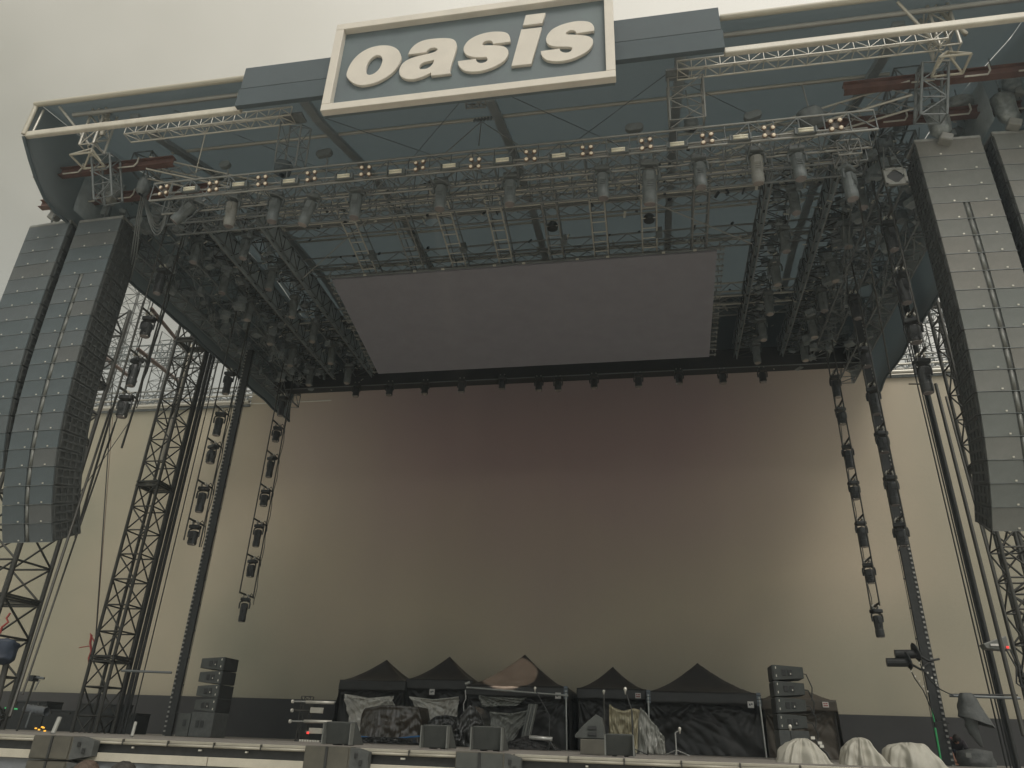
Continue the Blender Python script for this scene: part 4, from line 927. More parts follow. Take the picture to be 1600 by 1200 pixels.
# ================================================================== TENTS
def tent(pl, pr, pyl, pyr, ppk, Y, dep, name_lbl, m, tagside=None, patch=(), leg=(), fold=.12, seed=0, slab=None):
    a = at(pl, pyl, Y); b = at(pr, pyr, Y); ze = (a.z + b.z) / 2; W = b.x - a.x; cx = (a.x + b.x) / 2
    zp = at(ppk[0], ppk[1], Y + dep / 2).z
    t = thing('canopy_tent', name_lbl, 'tent', (cx, Y + dep / 2, DZ), 'black pop up tents on the stage')
    # roof: concave pyramid
    n = 24
    def fn(u, v):
        X, Yy = 2 * u - 1, 2 * v - 1; tt = max(abs(X), abs(Yy)); 
        sag = .05 * (1 - abs(abs(X) - abs(Yy))) * tt
        z = ze + (zp - ze) * ((1 - tt) ** 1.42) + .012 * noise.noise(V((X * 6, Yy * 6, seed))) - .03 * sin(pi * tt) * (min(abs(X), abs(Yy)) / max(tt, .01) < .5)
        return V((cx + X * W / 2, Y + dep / 2 + Yy * dep / 2, z))
    sheet('canopy', fn, n, n, m, t, solid=.01)
    vh = .36
    def loop(s):      # perimeter
        s = s % 1 * 4; k = int(s); f = s - k
        c = [(-1, -1), (1, -1), (1, 1), (-1, 1)]; (x1_, y1_), (x2_, y2_) = c[k], c[(k + 1) % 4]
        return x1_ + (x2_ - x1_) * f, y1_ + (y2_ - y1_) * f
    def val(u, v):
        X, Yy = loop(u); r_ = 1.012 + .012 * noise.noise(V((u * 30, v * 4, seed))) + .012 * (1 - v)
        return V((cx + X * W / 2 * r_, Y + dep / 2 + Yy * dep / 2 * r_, ze + .01 - vh * (1 - v) + .02 * noise.noise(V((u * 22, 0, seed))) * (1 - v)))
    sheet('valance', val, 160, 5, m, t, solid=.008)
    def wall(fn2, nm): sheet(nm, fn2, 90, 44, m, t)
    def folds(u, v, s): 
        r1 = math.hypot(u, (1 - v) * .8) + .02; r2 = math.hypot(1 - u, (1 - v) * .8) + .02; r3 = math.hypot(u - .45, (1 - v) * .8) + .02
        a1 = math.atan2(1 - v, u + .02); a2 = math.atan2(1 - v, 1 - u + .02); a3 = math.atan2(1 - v, u - .45)
        rr_ = lambda q_: 1 - 2.2 * abs(noise.noise(V(q_)))
        return fold * (rr_((a1 * 4.5, r1 * .6, s)) * math.exp(-1.6 * r1) * min(1, r1 * 4) + rr_((a2 * 4.5, r2 * .6, s + 3)) * math.exp(-1.6 * r2) * min(1, r2 * 4) + .9 * rr_((a3 * 2.6, r3 * .5, s + 6)) * math.exp(-1.0 * r3) * min(1, r3 * 4) + .25 * rr_((u * 9 + v * 3, v * 3, s)))
    zt_ = ze - vh * .6
    wall(lambda u, v: V((cx - W / 2 + W * u, Y + .05 + folds(u, v, seed) , DZ + .01 + (zt_ - DZ) * v)), 'front_wall')
    wall(lambda u, v: V((cx - W / 2 + .03 - folds(u, v, seed + 3) * .5 - .12 * (1 - v), Y + dep * u, DZ + .01 + (zt_ - DZ) * v)), 'side_wall')
    wall(lambda u, v: V((cx + W / 2 - .03 + folds(u, v, seed + 5) * .5 + .12 * (1 - v), Y + dep * u, DZ + .01 + (zt_ - DZ) * v)), 'side_wall')
    wall(lambda u, v: V((cx - W / 2 + W * u, Y + dep - .04, DZ + .01 + (zt_ - DZ) * v)), 'back_wall')
    for sx in (-1, 1):
        for sy in (0, 1):
            if sy == 0 and sx in leg:
                rod('leg', (cx + sx * (W / 2 + .02), Y - .06, DZ), (cx + sx * (W / 2 - .01), Y - .04, ze - .1), .028, M['leg_silver'], t)
            else: rod('leg', (cx + sx * (W / 2 - .06), Y + .08 + sy * (dep - .16), DZ), (cx + sx * (W / 2 - .06), Y + .08 + sy * (dep - .16), ze), .022, M['steel_dark'], t)
    for sx in patch:
        box('corner_patch', (cx + sx * (W / 2 - .02), Y - .04, ze - vh / 2 + .01), (.13, .03, vh + .04), M['strap_blue'], t)
        for k in range(3): box('strap', (cx + sx * (W / 2 - .02), Y - .06, ze - .06 - k * .11), (.15, .02, .02), M['black'], t)
    if tagside is not None:
        px, py, red = tagside; c = at(px, py, Y - .06)
        tg = box('label_patch', c, (.19, .02, .19 if not red else .17), M['tag_white'], t)
        if red:
            for k, (dx, dz, w1) in enumerate(((-.045, .035, .05), (.03, .035, .07), (.0, -.03, .14))): box('print', c + V((dx, -.014, dz)), (w1, .006, .035), M['tag_red'], tg)
        else:
            for dx, dz, w1, h1 in ((-.03, .0, .05, .06), (.035, .015, .04, .05)): box('print', c + V((dx, -.014, dz)), (w1, .006, h1), M['tag_ink'], tg)
    return t, V((cx, Y, ze)), W
tent(532, 633, 1064, 1063, (603, 1031), 28.2, 2.7, 'leftmost black pop up tent, with pale sheeting across its front', M['tent'], None, seed=1)
tent(635, 738, 1061, 1063, (699, 1026), 28.4, 2.7, 'second black tent from the left, with pale sheeting under its valance', M['tent'], (675, 1081, False), seed=2)
tent(729, 885, 1071, 1073, (825, 1023), 27.0, 3.6, 'large black tent with an orange patch of light on its roof', M['tent'], (872, 1087, False), patch=(1,), leg=(1,), seed=3)
tent(902, 1009, 1076, 1077, (959, 1042), 28.0, 2.9, 'small black tent between the two large tents', M['tent'], (997, 1087, True), seed=4)
tent(1012, 1186, 1077, 1087, (1091, 1036), 27.0, 3.4, 'largest black tent with silver legs and blue corner patches', M['tent'], (1173, 1101, False), patch=(-1, 1), leg=(-1, 1), fold=.2, seed=5)
tent(1190, 1305, 1092, 1094, (1248, 1064), 28.4, 2.4, 'brownish black tent behind the right speaker stack', M['tent_brown'], (1290, 1101, True), seed=6)
# loose canopy pole rail across the large tent
t = thing('awning_rail', 'loose silver awning rail across the front of the large left tent', 'rail', at(730, 1075, 26.7))
rod('rail', at(729, 1074, 26.7), at(888, 1087, 26.7), .03, M['leg_silver'], t); rod('rail', at(727, 1069, 26.7), at(734, 1066, 26.7), .05, M['leg_silver'], t)
MB().path([at(727, 1078, 26.7), at(728, 1092, 26.7), at(724, 1100, 26.7), at(725, 1112, 26.7)], .015, 5).build('cord', M['tag_white'], t)

# ================================================================== COVERED EQUIPMENT
def rg(v_): return 1 - 2.2 * abs(noise.noise(V(v_)))
def cover(pts, Y, dep, m, name, label, cat, fold=.05, seed=0, nf=9, nu=64, nv=16, group=None, zb=None):
    """cloth thrown over something: silhouette control points (px, py) left to right, draped down front and back"""
    W = [at(a, b, Y + dep / 2) for a, b in pts]; zb = DZ + .01 if zb is None else zb
    x0_, x1_ = W[0].x, W[-1].x
    def H(x):
        for p_, q_ in zip(W, W[1:]):
            if x <= q_.x: 
                k = (x - p_.x) / max(1e-6, q_.x - p_.x); k = k * k * (3 - 2 * k) * .5 + k * .5; return p_.z + (q_.z - p_.z) * k
        return W[-1].z
    def fn(u, v):
        x = x0_ + (x1_ - x0_) * u; h = max(H(x), zb + .03) ; e = (4 * u * (1 - u)) ** .35
        s = v * 3
        if s < 1: y, z = -dep / 2 * (1.25 - .25 * s), zb + (h - zb) * s
        elif s < 2: y, z = -dep / 2 + dep * (s - 1), h
        else: y, z = dep / 2 * (1 + .25 * (s - 2)), h - (h - zb) * (s - 2)
        y *= .25 + .75 * e
        dr = 1 - (min(s, 3 - s) if (s < 1 or s > 2) else 1)
        f = fold * (.35 + .65 * dr)
        if s < 1 and fold > .04:
            w_ = 1 - s; r1 = math.hypot(u, w_) + .02; r2 = math.hypot(1 - u, w_) + .02; a1 = math.atan2(w_, u + .03); a2 = math.atan2(w_, 1 - u + .03)
            rad = 1.2 * rg((a1 * 4, r1 * .6, seed + 20)) * math.exp(-1.2 * r1) * min(1, r1 * 4) + 1.2 * rg((a2 * 4, r2 * .6, seed + 24)) * math.exp(-1.2 * r2) * min(1, r2 * 4)
        else: rad = 0
        nn_ = rad + .5 * rg((u * nf + .7 * dr, dr * .9, seed)) * dr + .5 * rg((u * nf * 2.1 - dr * 1.3, dr * 1.3, seed + 9)) * min(1, fold * 16) + (.35 * rg((u * nf * 3, dr * 6, seed + 2)) if fold > .04 else 0)
        return V((x + f * .7 * noise.noise(V((u * nf, dr * 3, seed + 5))), Y + dep / 2 + y + f * 2.2 * nn_, z + f * .5 * nn_ * (1 if 1 <= s <= 2 else 0)))
    t = thing(name, label, cat, ((x0_ + x1_) / 2, Y + dep / 2, zb), group)
    sheet('cloth_cover', fn, nu, nv * 3, m, t, smooth=True)
    return t
def hang(p00, p10, p11, p01, Y, m, name, label, fold=.06, seed=0, nf=5):
    t = thing(name, label, 'plastic sheet', at((p00[0] + p10[0]) / 2, (p00[1] + p10[1]) / 2, Y), 'pale sheets hung on the tent fronts')
    a, b, c, d = [at(q[0], q[1], Y) for q in (p00, p10, p11, p01)]
    def fn(u, v):
        p_ = a * (1 - u) * v + b * u * v + c * u * (1 - v) + d * (1 - u) * (1 - v)
        r1 = math.hypot(u, (1 - v) * 1.1) + .02; r2 = math.hypot(1 - u, (1 - v) * 1.1) + .02
        a1 = math.atan2(1 - v, u + .02); a2 = math.atan2(1 - v, 1 - u + .02)
        ff = 1.3 * rg((a1 * nf * .9, r1 * .7, seed)) * math.exp(-1.1 * r1) * min(1, r1 * 5) + 1.1 * rg((a2 * nf * .8, r2 * .7, seed + 5)) * math.exp(-1.4 * r2) * min(1, r2 * 5) + .35 * rg((u * nf * 2 - v * 3, v * 4, seed + 4))
        return p_ + V((.25 * fold * ff, fold * ff * 2.2, .1 * fold * ff - (1 - abs(2 * u - 1)) * .10 * (v > .9)))
    sheet('sheet', fn, 50, 30, m, t, solid=.004); return t
hang((536, 1084), (612, 1087), (625, 1158), (548, 1150), 27.9, M['sheet_silver'], 'tent_sheet', 'creased pale sheet hanging on the leftmost tent front', .10, 1)
hang((637, 1088), (715, 1088), (712, 1128), (660, 1135), 28.1, M['sheet_silver'], 'tent_sheet', 'creased pale sheet hanging on the second tent front', .09, 3)
hang((747, 1086), (822, 1090), (806, 1103), (752, 1104), 26.8, M['plastic_grey'], 'tent_sheet', 'sagging grey cloth under the large left tent valance', .08, 6)
hang((763, 1112), (832, 1107), (800, 1160), (764, 1160), 26.2, M['plastic_grey'], 'tent_sheet', 'dull grey plastic sheet stretched before the large left tent', .09, 8)
t = thing('folded_boards', 'bundle of upright folded boards at the edge of the grey sheet', 'boards', at(826, 1130, 26))
for k in range(4): MB().box(at(821 + k * 3.4, 1132, 26 + .06 * k), (.05, .3, 1.25), Matrix.Rotation(.22, 3, 'Y')).build('board', M['plastic_grey'] if k % 2 else M['channel'], t)
cover([(566, 1150), (572, 1118), (580, 1108), (612, 1104), (640, 1105), (660, 1106), (664, 1122), (667, 1158)], 24.5, 1.6, M['plastic_bronze'], 'covered_equipment', 'bronze black plastic cover over equipment before the left tents', 'covered equipment', .075, 1)
cover([(556, 1160), (562, 1153), (600, 1152), (640, 1154), (650, 1163)], 22.5, .9, M['plastic_black'], 'covered_equipment', 'low crumpled black plastic heap below the blue cord', 'covered equipment', .09, 14, nf=16)
t = thing('tie_down', 'bright blue cord tied round the bronze black cover', 'cord', at(610, 1155, 23.5))
MB().path([at(558 + 4 * k, 1150 + 4.5 * sin(pi * min(1, k / 24) * .95) * (1.1 - k / 60), 23.6) for k in range(26)], .022, 6).build('cord', M['blue_cord'], t, smooth=True)
cover([(667, 1158), (676, 1128), (690, 1120), (706, 1119), (716, 1127), (724, 1140)], 24.5, 1.3, M['plastic_black'], 'covered_equipment', 'dark heap under black plastic between the second and third tents', 'covered equipment', .09, 5, nf=10)
cover([(700, 1165), (712, 1140), (730, 1116), (741, 1104), (748, 1106), (757, 1120), (763, 1140), (766, 1165)], 23.0, 1.3, M['plastic_black'], 'covered_equipment', 'tall pointed black plastic cover left of the grey sheet', 'covered equipment', .10, 8, nf=12)
cover([(790, 1168), (800, 1158), (830, 1150), (850, 1156), (872, 1170)], 20, 1.0, M['black_cloth'], 'covered_equipment', 'low black heap below the large left tent', 'covered equipment', .05, 18, nf=12)
cover([(952, 1168), (953, 1101), (962, 1108), (975, 1112), (990, 1108), (1000, 1110), (1002, 1168)], 23.5, .9, M['sheet_gold'], 'covered_equipment', 'shiny gold and silver cover before the small tent', 'covered equipment', .07, 21, nf=9)
cover([(996, 1185), (998, 1125), (1001, 1107), (1006, 1112), (1022, 1132), (1038, 1152), (1034, 1172), (1040, 1180)], 20.5, 1.2, M['plastic_grey'], 'covered_equipment', 'crinkled grey plastic cover leaning beside the gold cover', 'covered equipment', .08, 24, nf=10)
def drape_cone(px, peak, Y, rx, ry, label, seed, m, lean=0, flat=.12, group='pale cloth covers at bottom right', zb=None):
    """sheet thrown over an upright thing: ridge folds fan out from the top"""
    c = at(px, peak, Y + ry); zb = DZ + .01 if zb is None else zb; h = c.z - zb; N_ = 120
    t = thing('covered_equipment', label, 'covered equipment', (c.x, Y + ry, zb), group)
    def fn(u, v):
        a = 2 * pi * u; r_ = flat + (1 - flat) * v ** .8
        fold = (.085 * (1 - 2.4 * abs(noise.noise(V((cos(a) * 2.1, sin(a) * 2.1, seed))))) + .04 * (1 - 2.4 * abs(noise.noise(V((cos(a) * 3.9, sin(a) * 3.9, seed + v * 2.2))))) + .06 * noise.noise(V((cos(a) * 4, sin(a) * 4 + v * 5, seed)))) * (.15 + v)
        zz = zb + h * (1 - v ** 1.55) + .035 * noise.noise(V((a * 3, v * 6, seed + 3)))
        bul = 1 + .22 * sin(pi * v)
        return V((c.x + lean * v + cos(a) * rx * (r_ * bul + fold), Y + ry + sin(a) * ry * (r_ * bul + fold), max(zb, zz)))
    q = MB().grid(fn, N_, 26); q.add([fn(k / 24, 0) for k in range(24)], [tuple(range(24))]); q.build('cloth_cover', m, t, smooth=True)
def sheet_over(pts, peak, Y, dep, label, seed, m, group='pale cloth covers at bottom right'):
    """thin sheet over an upright object: outline from control points, long creases running down from the peak"""
    W = [at(a, b, Y + dep / 2) for a, b in pts]; pk = at(peak[0], peak[1], Y + dep / 2); x0_, x1_ = W[0].x, W[-1].x; zb = DZ + .01; h0 = pk.z - zb
    def H(x):
        for p_, q_ in zip(W, W[1:]):
            if x <= q_.x: k = (x - p_.x) / max(1e-6, q_.x - p_.x); return p_.z + (q_.z - p_.z) * k
        return W[-1].z
    def HS(x): return sum(H(x + d * .02) for d in (-2, -1, 0, 1, 2)) / 5
    t = thing('covered_equipment', label, 'covered equipment', (pk.x, Y + dep / 2, zb), group)
    def fn(u, v):                                   # u round the foot, v from the ridge down
        a = 2 * pi * u; ex = (abs(cos(a)) ** .8) * (1 if cos(a) > 0 else -1); ey = (abs(sin(a)) ** .8) * (1 if sin(a) > 0 else -1)
        side_ = (x1_ - pk.x) if ex > 0 else (pk.x - x0_)
        r_ = .04 + .96 * v; x = pk.x + ex * side_ * r_
        prof_ = max(zb, HS(x)); edge = abs(ey) ** 1.5
        z = zb - .02 + (prof_ - zb + .02) * (1 - v ** (2.4 + 9 * (1 - edge)))
        cr_ = 1 - 2.6 * abs(noise.noise(V((cos(a) * 1.9, sin(a) * 1.9, seed + v * .35)))); c2 = 1 - 2.6 * abs(noise.noise(V((cos(a) * 3.6 + v * .6, sin(a) * 3.6, seed + 9))))
        c3 = noise.noise(V((cos(a) * 2.5, sin(a) * 2.5 + v * 5, seed + 4)))
        f = (.06 * cr_ + .045 * c2 + .03 * c3) * (.2 + .8 * v)
        return V((x + cos(a) * f, Y + dep / 2 + ey * dep / 2 * (.25 + .75 * v) + sin(a) * f * 1.6, z + .015 * c3))
    q = MB().grid(fn, 150, 30); q.add([fn(k / 24, 0) for k in range(24)], [tuple(range(24))]); q.build('cloth_cover', m, t, smooth=True)
sheet_over([(1221, 1206), (1222, 1178), (1228, 1166), (1242, 1156), (1253, 1153), (1262, 1157), (1282, 1178), (1303, 1206)], (1252, 1154), 13.4, .8, 'pale cloth cover below the right speaker stack', 31, M['sheet_white'])
sheet_over([(1320, 1206), (1321, 1176), (1325, 1165), (1340, 1151), (1350, 1156), (1364, 1178), (1390, 1208)], (1340, 1152), 13.4, .7, 'pale pointed cloth cover, middle one of three', 33, M['sheet_white'])
sheet_over([(1385, 1208), (1386, 1172), (1392, 1165), (1418, 1160), (1438, 1163), (1452, 1184), (1474, 1210)], (1416, 1161), 13.4, .8, 'pale rounded cloth cover beside the right column foot', 37, M['sheet_white'])
t = thing('hooded_lamp', 'grey hooded lamp and cloth sleeve hanging from the right pipe', 'hooded lamp', at(1515, 1105, 20))
c = at(1514, 1106, 20.2)
q = MB()
def hood(u, v):
    a = 2 * pi * u; r_ = .12 + .24 * (1 - v) ** .8 + .05 * noise.noise(V((cos(a) * 2, sin(a) * 2, v * 3)))
    return c + V((cos(a) * r_ + .10 * (1 - v), sin(a) * r_ * .8, -.3 + .62 * v - .12 * (1 - v) * cos(a)))
q.grid(hood, 20, 8); q.build('hood', M['hood'], t, smooth=True)
def sleeve(u, v):
    a = 2 * pi * u; cc = at(1519 + 2 * v, 1122 + 10, 20.2); y = v
    p_ = at(1517 + 18 * y ** 2, 1120 + 47 * y, 20.2); r_ = .14 * (1 - .75 * y ** 2) + .03 * noise.noise(V((cos(a) * 2, sin(a) * 2, v * 5)))
    return p_ + V((cos(a) * r_, sin(a) * r_, 0))
MB().grid(sleeve, 14, 14).build('sleeve', M['hood'], t, smooth=True)
for i, (a, b, yy) in enumerate(((1418, 1022, 20.3), (1405, 1035, 20.3))):
    c = at(a, b, yy); t = thing('can_light', ('upper' if i == 0 else 'lower') + ' black can light clamped to the right ribbed column', 'stage light', c, 'pair of can lights on the right column')
    MB().lathe([(.10, -.28), (.105, .12), (.09, .2)], c, 14, Matrix.Rotation(pi / 2, 3, 'Y') @ Matrix.Rotation(.12, 3, 'X')).build('can', M['fixture'], t)
    MB().lathe([(.20, .18), (.22, .2), (.20, .23)], c, 16, Matrix.Rotation(pi / 2 - .25, 3, 'Y')).build('rear_dish', M['black'], t)
    MB().path([c + V((.2, 0, -.05)), c + V((.28, 0, -.35)), c + V((.42, 0, -.62)), c + V((.62, .1, -.78 - .5 * i)), c + V((.9, .2, -.9 - .4 * i))], .014, 5).build('lead', M['cable'], t, smooth=True)
    MB().path([c + V((.2, 0, 0)), c + V((.45, 0, -.15)), c + V((.75, .2, -.08 + .1 * i))], .03, 6).build('arm', M['black'], t, smooth=True)
    for k in range(5): box('connector', c + V((.22 + .07 * k, -.03, -.2 - .11 * k)), (.03, .03, .04), M['badge'], t)
t = thing('green_tape_line', 'thin bright green tape running up the right column foot', 'tape', at(1468, 1160, 20.7))
rod('tape', at(1461, 1137, 20.7), at(1472, 1198, 20.7), .022, M['green_tape'], t); rod('tape', at(1456, 1108, 20.7), at(1460, 1128, 20.7), .015, M['green_tape'], t)

# ================================================================== SPEAKER STACKS, MONITORS
def trap(c, L, dep, h, hb, facing, t, nm, m, me_m):
    """side fill box: face looks along +x (facing 1) or -x, back narrower"""
    s = facing; x = c[0]
    pts = [(x, c[1], c[2] - h / 2), (x, c[1] + L, c[2] - h / 2), (x - s * dep, c[1] + L, c[2] - hb / 2), (x - s * dep, c[1], c[2] - hb / 2),
           (x, c[1], c[2] + h / 2), (x, c[1] + L, c[2] + h / 2), (x - s * dep, c[1] + L, c[2] + hb / 2), (x - s * dep, c[1], c[2] + hb / 2)]
    o = MB().hexa(pts).build(nm, m, t, bevel=.012)
    MB().box((x + s * .012, c[1] + L / 2, c[2]), (.03, L - .02, h - .02)).build('grille', me_m, o)
    for k in (0, 1):
        hx = x - s * (.24 + .135 * k); MB().box((hx, c[1] - .006, c[2]), (.10, .02, h * .42)).build('handle_pocket', M['black'], o, bevel=.02)
        if k == 1 - (s > 0): box('handle_bolt', (hx + .01, c[1] - .02, c[2] - .03), (.02, .01, .035), M['badge'], o)
    return o
def stack(px, Y, facing, lbl):
    x = at(px, 1100, Y).x; t = thing('side_fill_stack', lbl, 'speaker stack', (x, Y, DZ), 'speaker stacks at the stage sides')
    z = DZ + .62
    MB().box((x - facing * .3, Y + .36, DZ + .31), (.66, .75, .6)).build('subwoofer', M['cabinet'], t, bevel=.012)
    for k in (0, 1): box('handle_pocket', (x - facing * (.28 + .14 * k), Y - .02, DZ + .33), (.09, .02, .16), M['black'], t)
    for i in range(4):
        trap((x - facing * .03 * i * 0, Y, z + .17 + i * .355), .75, .62 + .02 * i, .345, .25, facing, t, 'speaker_box', M['wedge'], M['black'])
    if facing > 0:
        MB().box((x - .83, Y + .36, DZ + .29), (.36, .75, .56)).build('subwoofer', M['wedge'], t, bevel=.012)
        box('handle_pocket', (x - .80, Y - .02, DZ + .34), (.09, .02, .16), M['black'], t)
    for k in range(8): box('rigging_pin', (x - facing * .06, Y - .01, DZ + .7 + k * .18), (.02, .02, .05), M['badge'], t)
    if facing < 0:
        for k in range(4): MB().path([(x + .62, Y + .1, DZ + .8 + .35 * k), (x + .75, Y + .1, DZ + .78 + .35 * k), (x + .85, Y + .12, DZ + .55 + .33 * k), (x + .8, Y + .1, DZ + .35 + .3 * k)], .014, 5).build('lead', M['cable'], t, smooth=True)
    return t
stack(337, 20, 1, 'dark stack of four wedge shaped speakers at stage left of photo')
stack(1214, 19.5, -1, 'dark stack of four wedge shaped speakers before the brownish tent')
def wedge(px, py, wpx, Y, lbl, hgt=.36):
    c = at(px, py, Y); wd = abs(at(px + wpx, py, Y).x - c.x); t = thing('monitor_wedge', lbl, 'monitor speaker', (c.x, Y, DZ), 'floor monitor speakers along the deck edge')
    x0_, x1_ = c.x, c.x + wd; h = hgt
    o = MB().hexa([(x0_, Y + .12, DZ + .015), (x1_, Y + .12, DZ + .015), (x1_, Y + .62, DZ + .015), (x0_, Y + .62, DZ + .015), (x0_ + .02, Y, DZ + h), (x1_ - .02, Y, DZ + h), (x1_ - .02, Y + .22, DZ + h + .01), (x0_ + .02, Y + .22, DZ + h + .01)])
    o.build('cabinet', M['wedge'], t, bevel=.012)
    for xx in (x0_ + .012, x1_ - .012): box('edge_strip', (xx, Y - .0, DZ + h / 2), (.02, .16, h - .02), M['channel'], t)
    for xx in (x0_ + wd * .3, x0_ + wd * .7): box('foot', (xx, Y + .3, DZ + .01), (.06, .3, .02), M['black'], t)
wedge(504, 1160, 45, 13.2, 'floor monitor at the deck edge, below the leftmost tent')
wedge(657, 1166, 43, 13.2, 'floor monitor at the deck edge, right of the blue cord')
wedge(735, 1172, 50, 13.0, 'floor monitor at the deck edge, below the large left tent')
wedge(945, 1182, 47, 12.2, 'floor monitor at the deck edge, before the gold cover', .30)
c = at(904, 1160, 13.2); t = thing('monitor_wedge', 'wedge monitor seen from the side, standing on a dark box', 'monitor speaker', (c.x, 13.2, DZ), 'floor monitor speakers along the deck edge')
box('box_base', (c.x + .3, 13.5, DZ + .12), (.55, .6, .22), M['fill'], t, bevel=.01)
x_ = c.x
prof = [(-.06, .24), (.42, .24), (.36, .56), (.28, .60), (.08, .44), (-.07, .28)]
MB().add([(x_ + a, 13.25, DZ + b) for a, b in prof] + [(x_ + a, 13.8, DZ + b) for a, b in prof], [tuple(range(6)), tuple(range(11, 5, -1))] + [(k, k + 6, (k + 1) % 6 + 6, (k + 1) % 6) for k in range(6)]).build('cabinet', M['wedge'], t, bevel=.01)
for z in (.31, .40): box('handle_pocket', (x_ + .22, 13.24, DZ + z), (.14, .02, .05), M['black'], t)
# front fill speakers on the deck lip
for i, (a, b, py, gap) in enumerate(((65, 145, 1152, 0), (484, 560, 1166, 0), (716, 800, 1175, 0))):
    A_ = at(a, py, 10.75); B_ = at(b, py, 10.75); wd = .80; x_ = A_.x; zt_ = 2 - .0095 * 10.75
    t = thing('front_fill_speaker', 'brown two box speaker hung on the deck edge, ' + ('leftmost', 'middle', 'rightmost')[i] + ' of three', 'speaker', (x_ + .4, 10.75, zt_ - .4), 'speakers hung on the deck edge')
    for k in range(2):
        zc = zt_ - .16 - .33 * k
        o = MB().hexa([(x_, 10.6, zc - .155), (x_ + .66, 10.6, zc - .155), (x_ + .62, 10.9, zc - .155), (x_ + .04, 10.9, zc - .155), (x_, 10.6, zc + .155), (x_ + .66, 10.6, zc + .155), (x_ + .62, 10.9, zc + .155), (x_ + .04, 10.9, zc + .155)]).build('speaker_box', M['fill'], t, bevel=.01)
        for s_ in (0, 1): MB().box((x_ + .165 + .33 * s_, 10.59, zc), (.29, .03, .28)).build('grille', M['fill'] if i < 2 else M['wedge'], o)
        box('centre_bar', (x_ + .33, 10.575, zc), (.035, .02, .3), M['black'], o)
        q = MB(); q.add([(x_ + .66, 10.6, zc - .15), (x_ + .84, 10.82, zc - .10), (x_ + .84, 10.82, zc + .10), (x_ + .66, 10.6, zc + .15), (x_ + .66, 10.9, zc - .15), (x_ + .84, 10.95, zc - .1), (x_ + .84, 10.95, zc + .1), (x_ + .66, 10.9, zc + .15)], [(0, 1, 2, 3), (7, 6, 5, 4), (3, 2, 6, 7), (0, 4, 5, 1), (1, 5, 6, 2)])
        q.build('side_bracket', M['cabinet'], o)
        for dx, dz in ((.06, .05), (.11, -.03)): box('bracket_hole', (x_ + .66 + dx, 10.6 + dx * 1.2 - .012, zc + dz), (.05, .02, .06), M['black'], o)

# ================================================================== SMALL STAGE EQUIPMENT
def mic_stand(px, pyt, pyb, Y, lbl, boom=None, m=None, head=True):
    a = at(px, pyb, Y); b = at(px, pyt, Y); m = m or M['black']
    t = thing('microphone_stand', lbl, 'microphone stand', (a.x, Y, DZ), 'microphone stands')
    top = V((a.x, Y, b.z)); rod('pole', (a.x, Y, DZ + .02), top, .016, m, t)
    for k in range(3): rod('foot', (a.x, Y, DZ + .12), (a.x + .3 * cos(k * 2.1 + .4), Y + .3 * sin(k * 2.1 + .4), DZ + .015), .011, m, t)
    e = top
    if boom: e = at(boom[0], boom[1], Y); rod('boom', top, e, .011, m, t)
    if head: MB().lathe([(.012, -.07), (.02, -.01), (.035, .02), (.03, .05), (.012, .065)], e, 10).build('microphone', M['alu'], t, smooth=True)
mic_stand(945, 1082, 1162, 20, 'tall microphone stand before the small tent', m=M['steel_dark'])
mic_stand(990, 1112, 1186, 16, 'boom microphone stand leaning over the gold cover', boom=(977, 1079))
mic_stand(858, 1118, 1168, 20, 'boom microphone stand before the large left tent', boom=(836, 1077))
mic_stand(1057, 1145, 1176, 18, 'short double stand before the largest tent', boom=(1062, 1141), m=M['alu_dull'])
mic_stand(1241, 1138, 1190, 16, 'microphone stand in front of the right speaker stack')
t = thing('bar_stand', 'pale horizontal bar on a stand before the large left tent', 'stand', at(845, 1153, 20))
MB().tube(at(827, 1152, 20), at(863, 1155, 20), .05, 8).build('shelf', M['leg_silver'], t, smooth=True); rod('leg', at(858, 1156, 20), at(868, 1172, 20), .02, M['black'], t)
# lighting frame at left of the tents
t = thing('equipment_frame', 'black frame with pale bars left of the leftmost tent', 'equipment frame', at(488, 1160, 19.5))
c0 = at(470, 1165, 19.5); c0.z = DZ
truss(t, (c0.x, 19.5, DZ), (c0.x, 19.5, DZ + 1.05), .24, .2, .22, .014, .009, M['steel_dark'], False, up_=(0, 1, 0))
for k, (xa, xb, y) in enumerate(((457, 524, 1096), (456, 505, 1110), (453, 518, 1127), (478, 515, 1143))):
    rod('rail', at(xa, y, 19.3), at(xb, y + 1, 19.3), .022, M['alu_dull'] if k != 1 else M['steel_dark'], t)
    if k < 3: MB().tube(at(xa - 1, y, 19.2), at(xa + 1.5, y, 19.2), .045, 8).build('end_knob', M['badge'], t)
for (xa, xb, y) in ((478, 522, 1097), (475, 518, 1127)): MB().tube(at(xa, y, 19.1), at(xb, y + 1, 19.1), .04, 8).build('pale_tube', M['alu'], t, smooth=True)
for (xa, y) in ((495, 1110), (493, 1142)): MB().box(at(xa, y, 19.1), (.34, .06, .13)).build('meter_panel', M['sheet_white'], t, bevel=.01)
box('pilot_light', at(481, 1145, 19.0), (.05, .03, .05), M['lamp_red'], t)
q = MB()
for k in range(8): q.box(at(469 + k * 4, 1157 + k * .2, 19.0), (.045, .04, .05))
q.build('row_of_knobs', M['badge'], t, kind='stuff')
box('rack_base', at(486, 1162, 19.4), (.75, .4, .14), M['black'], t)
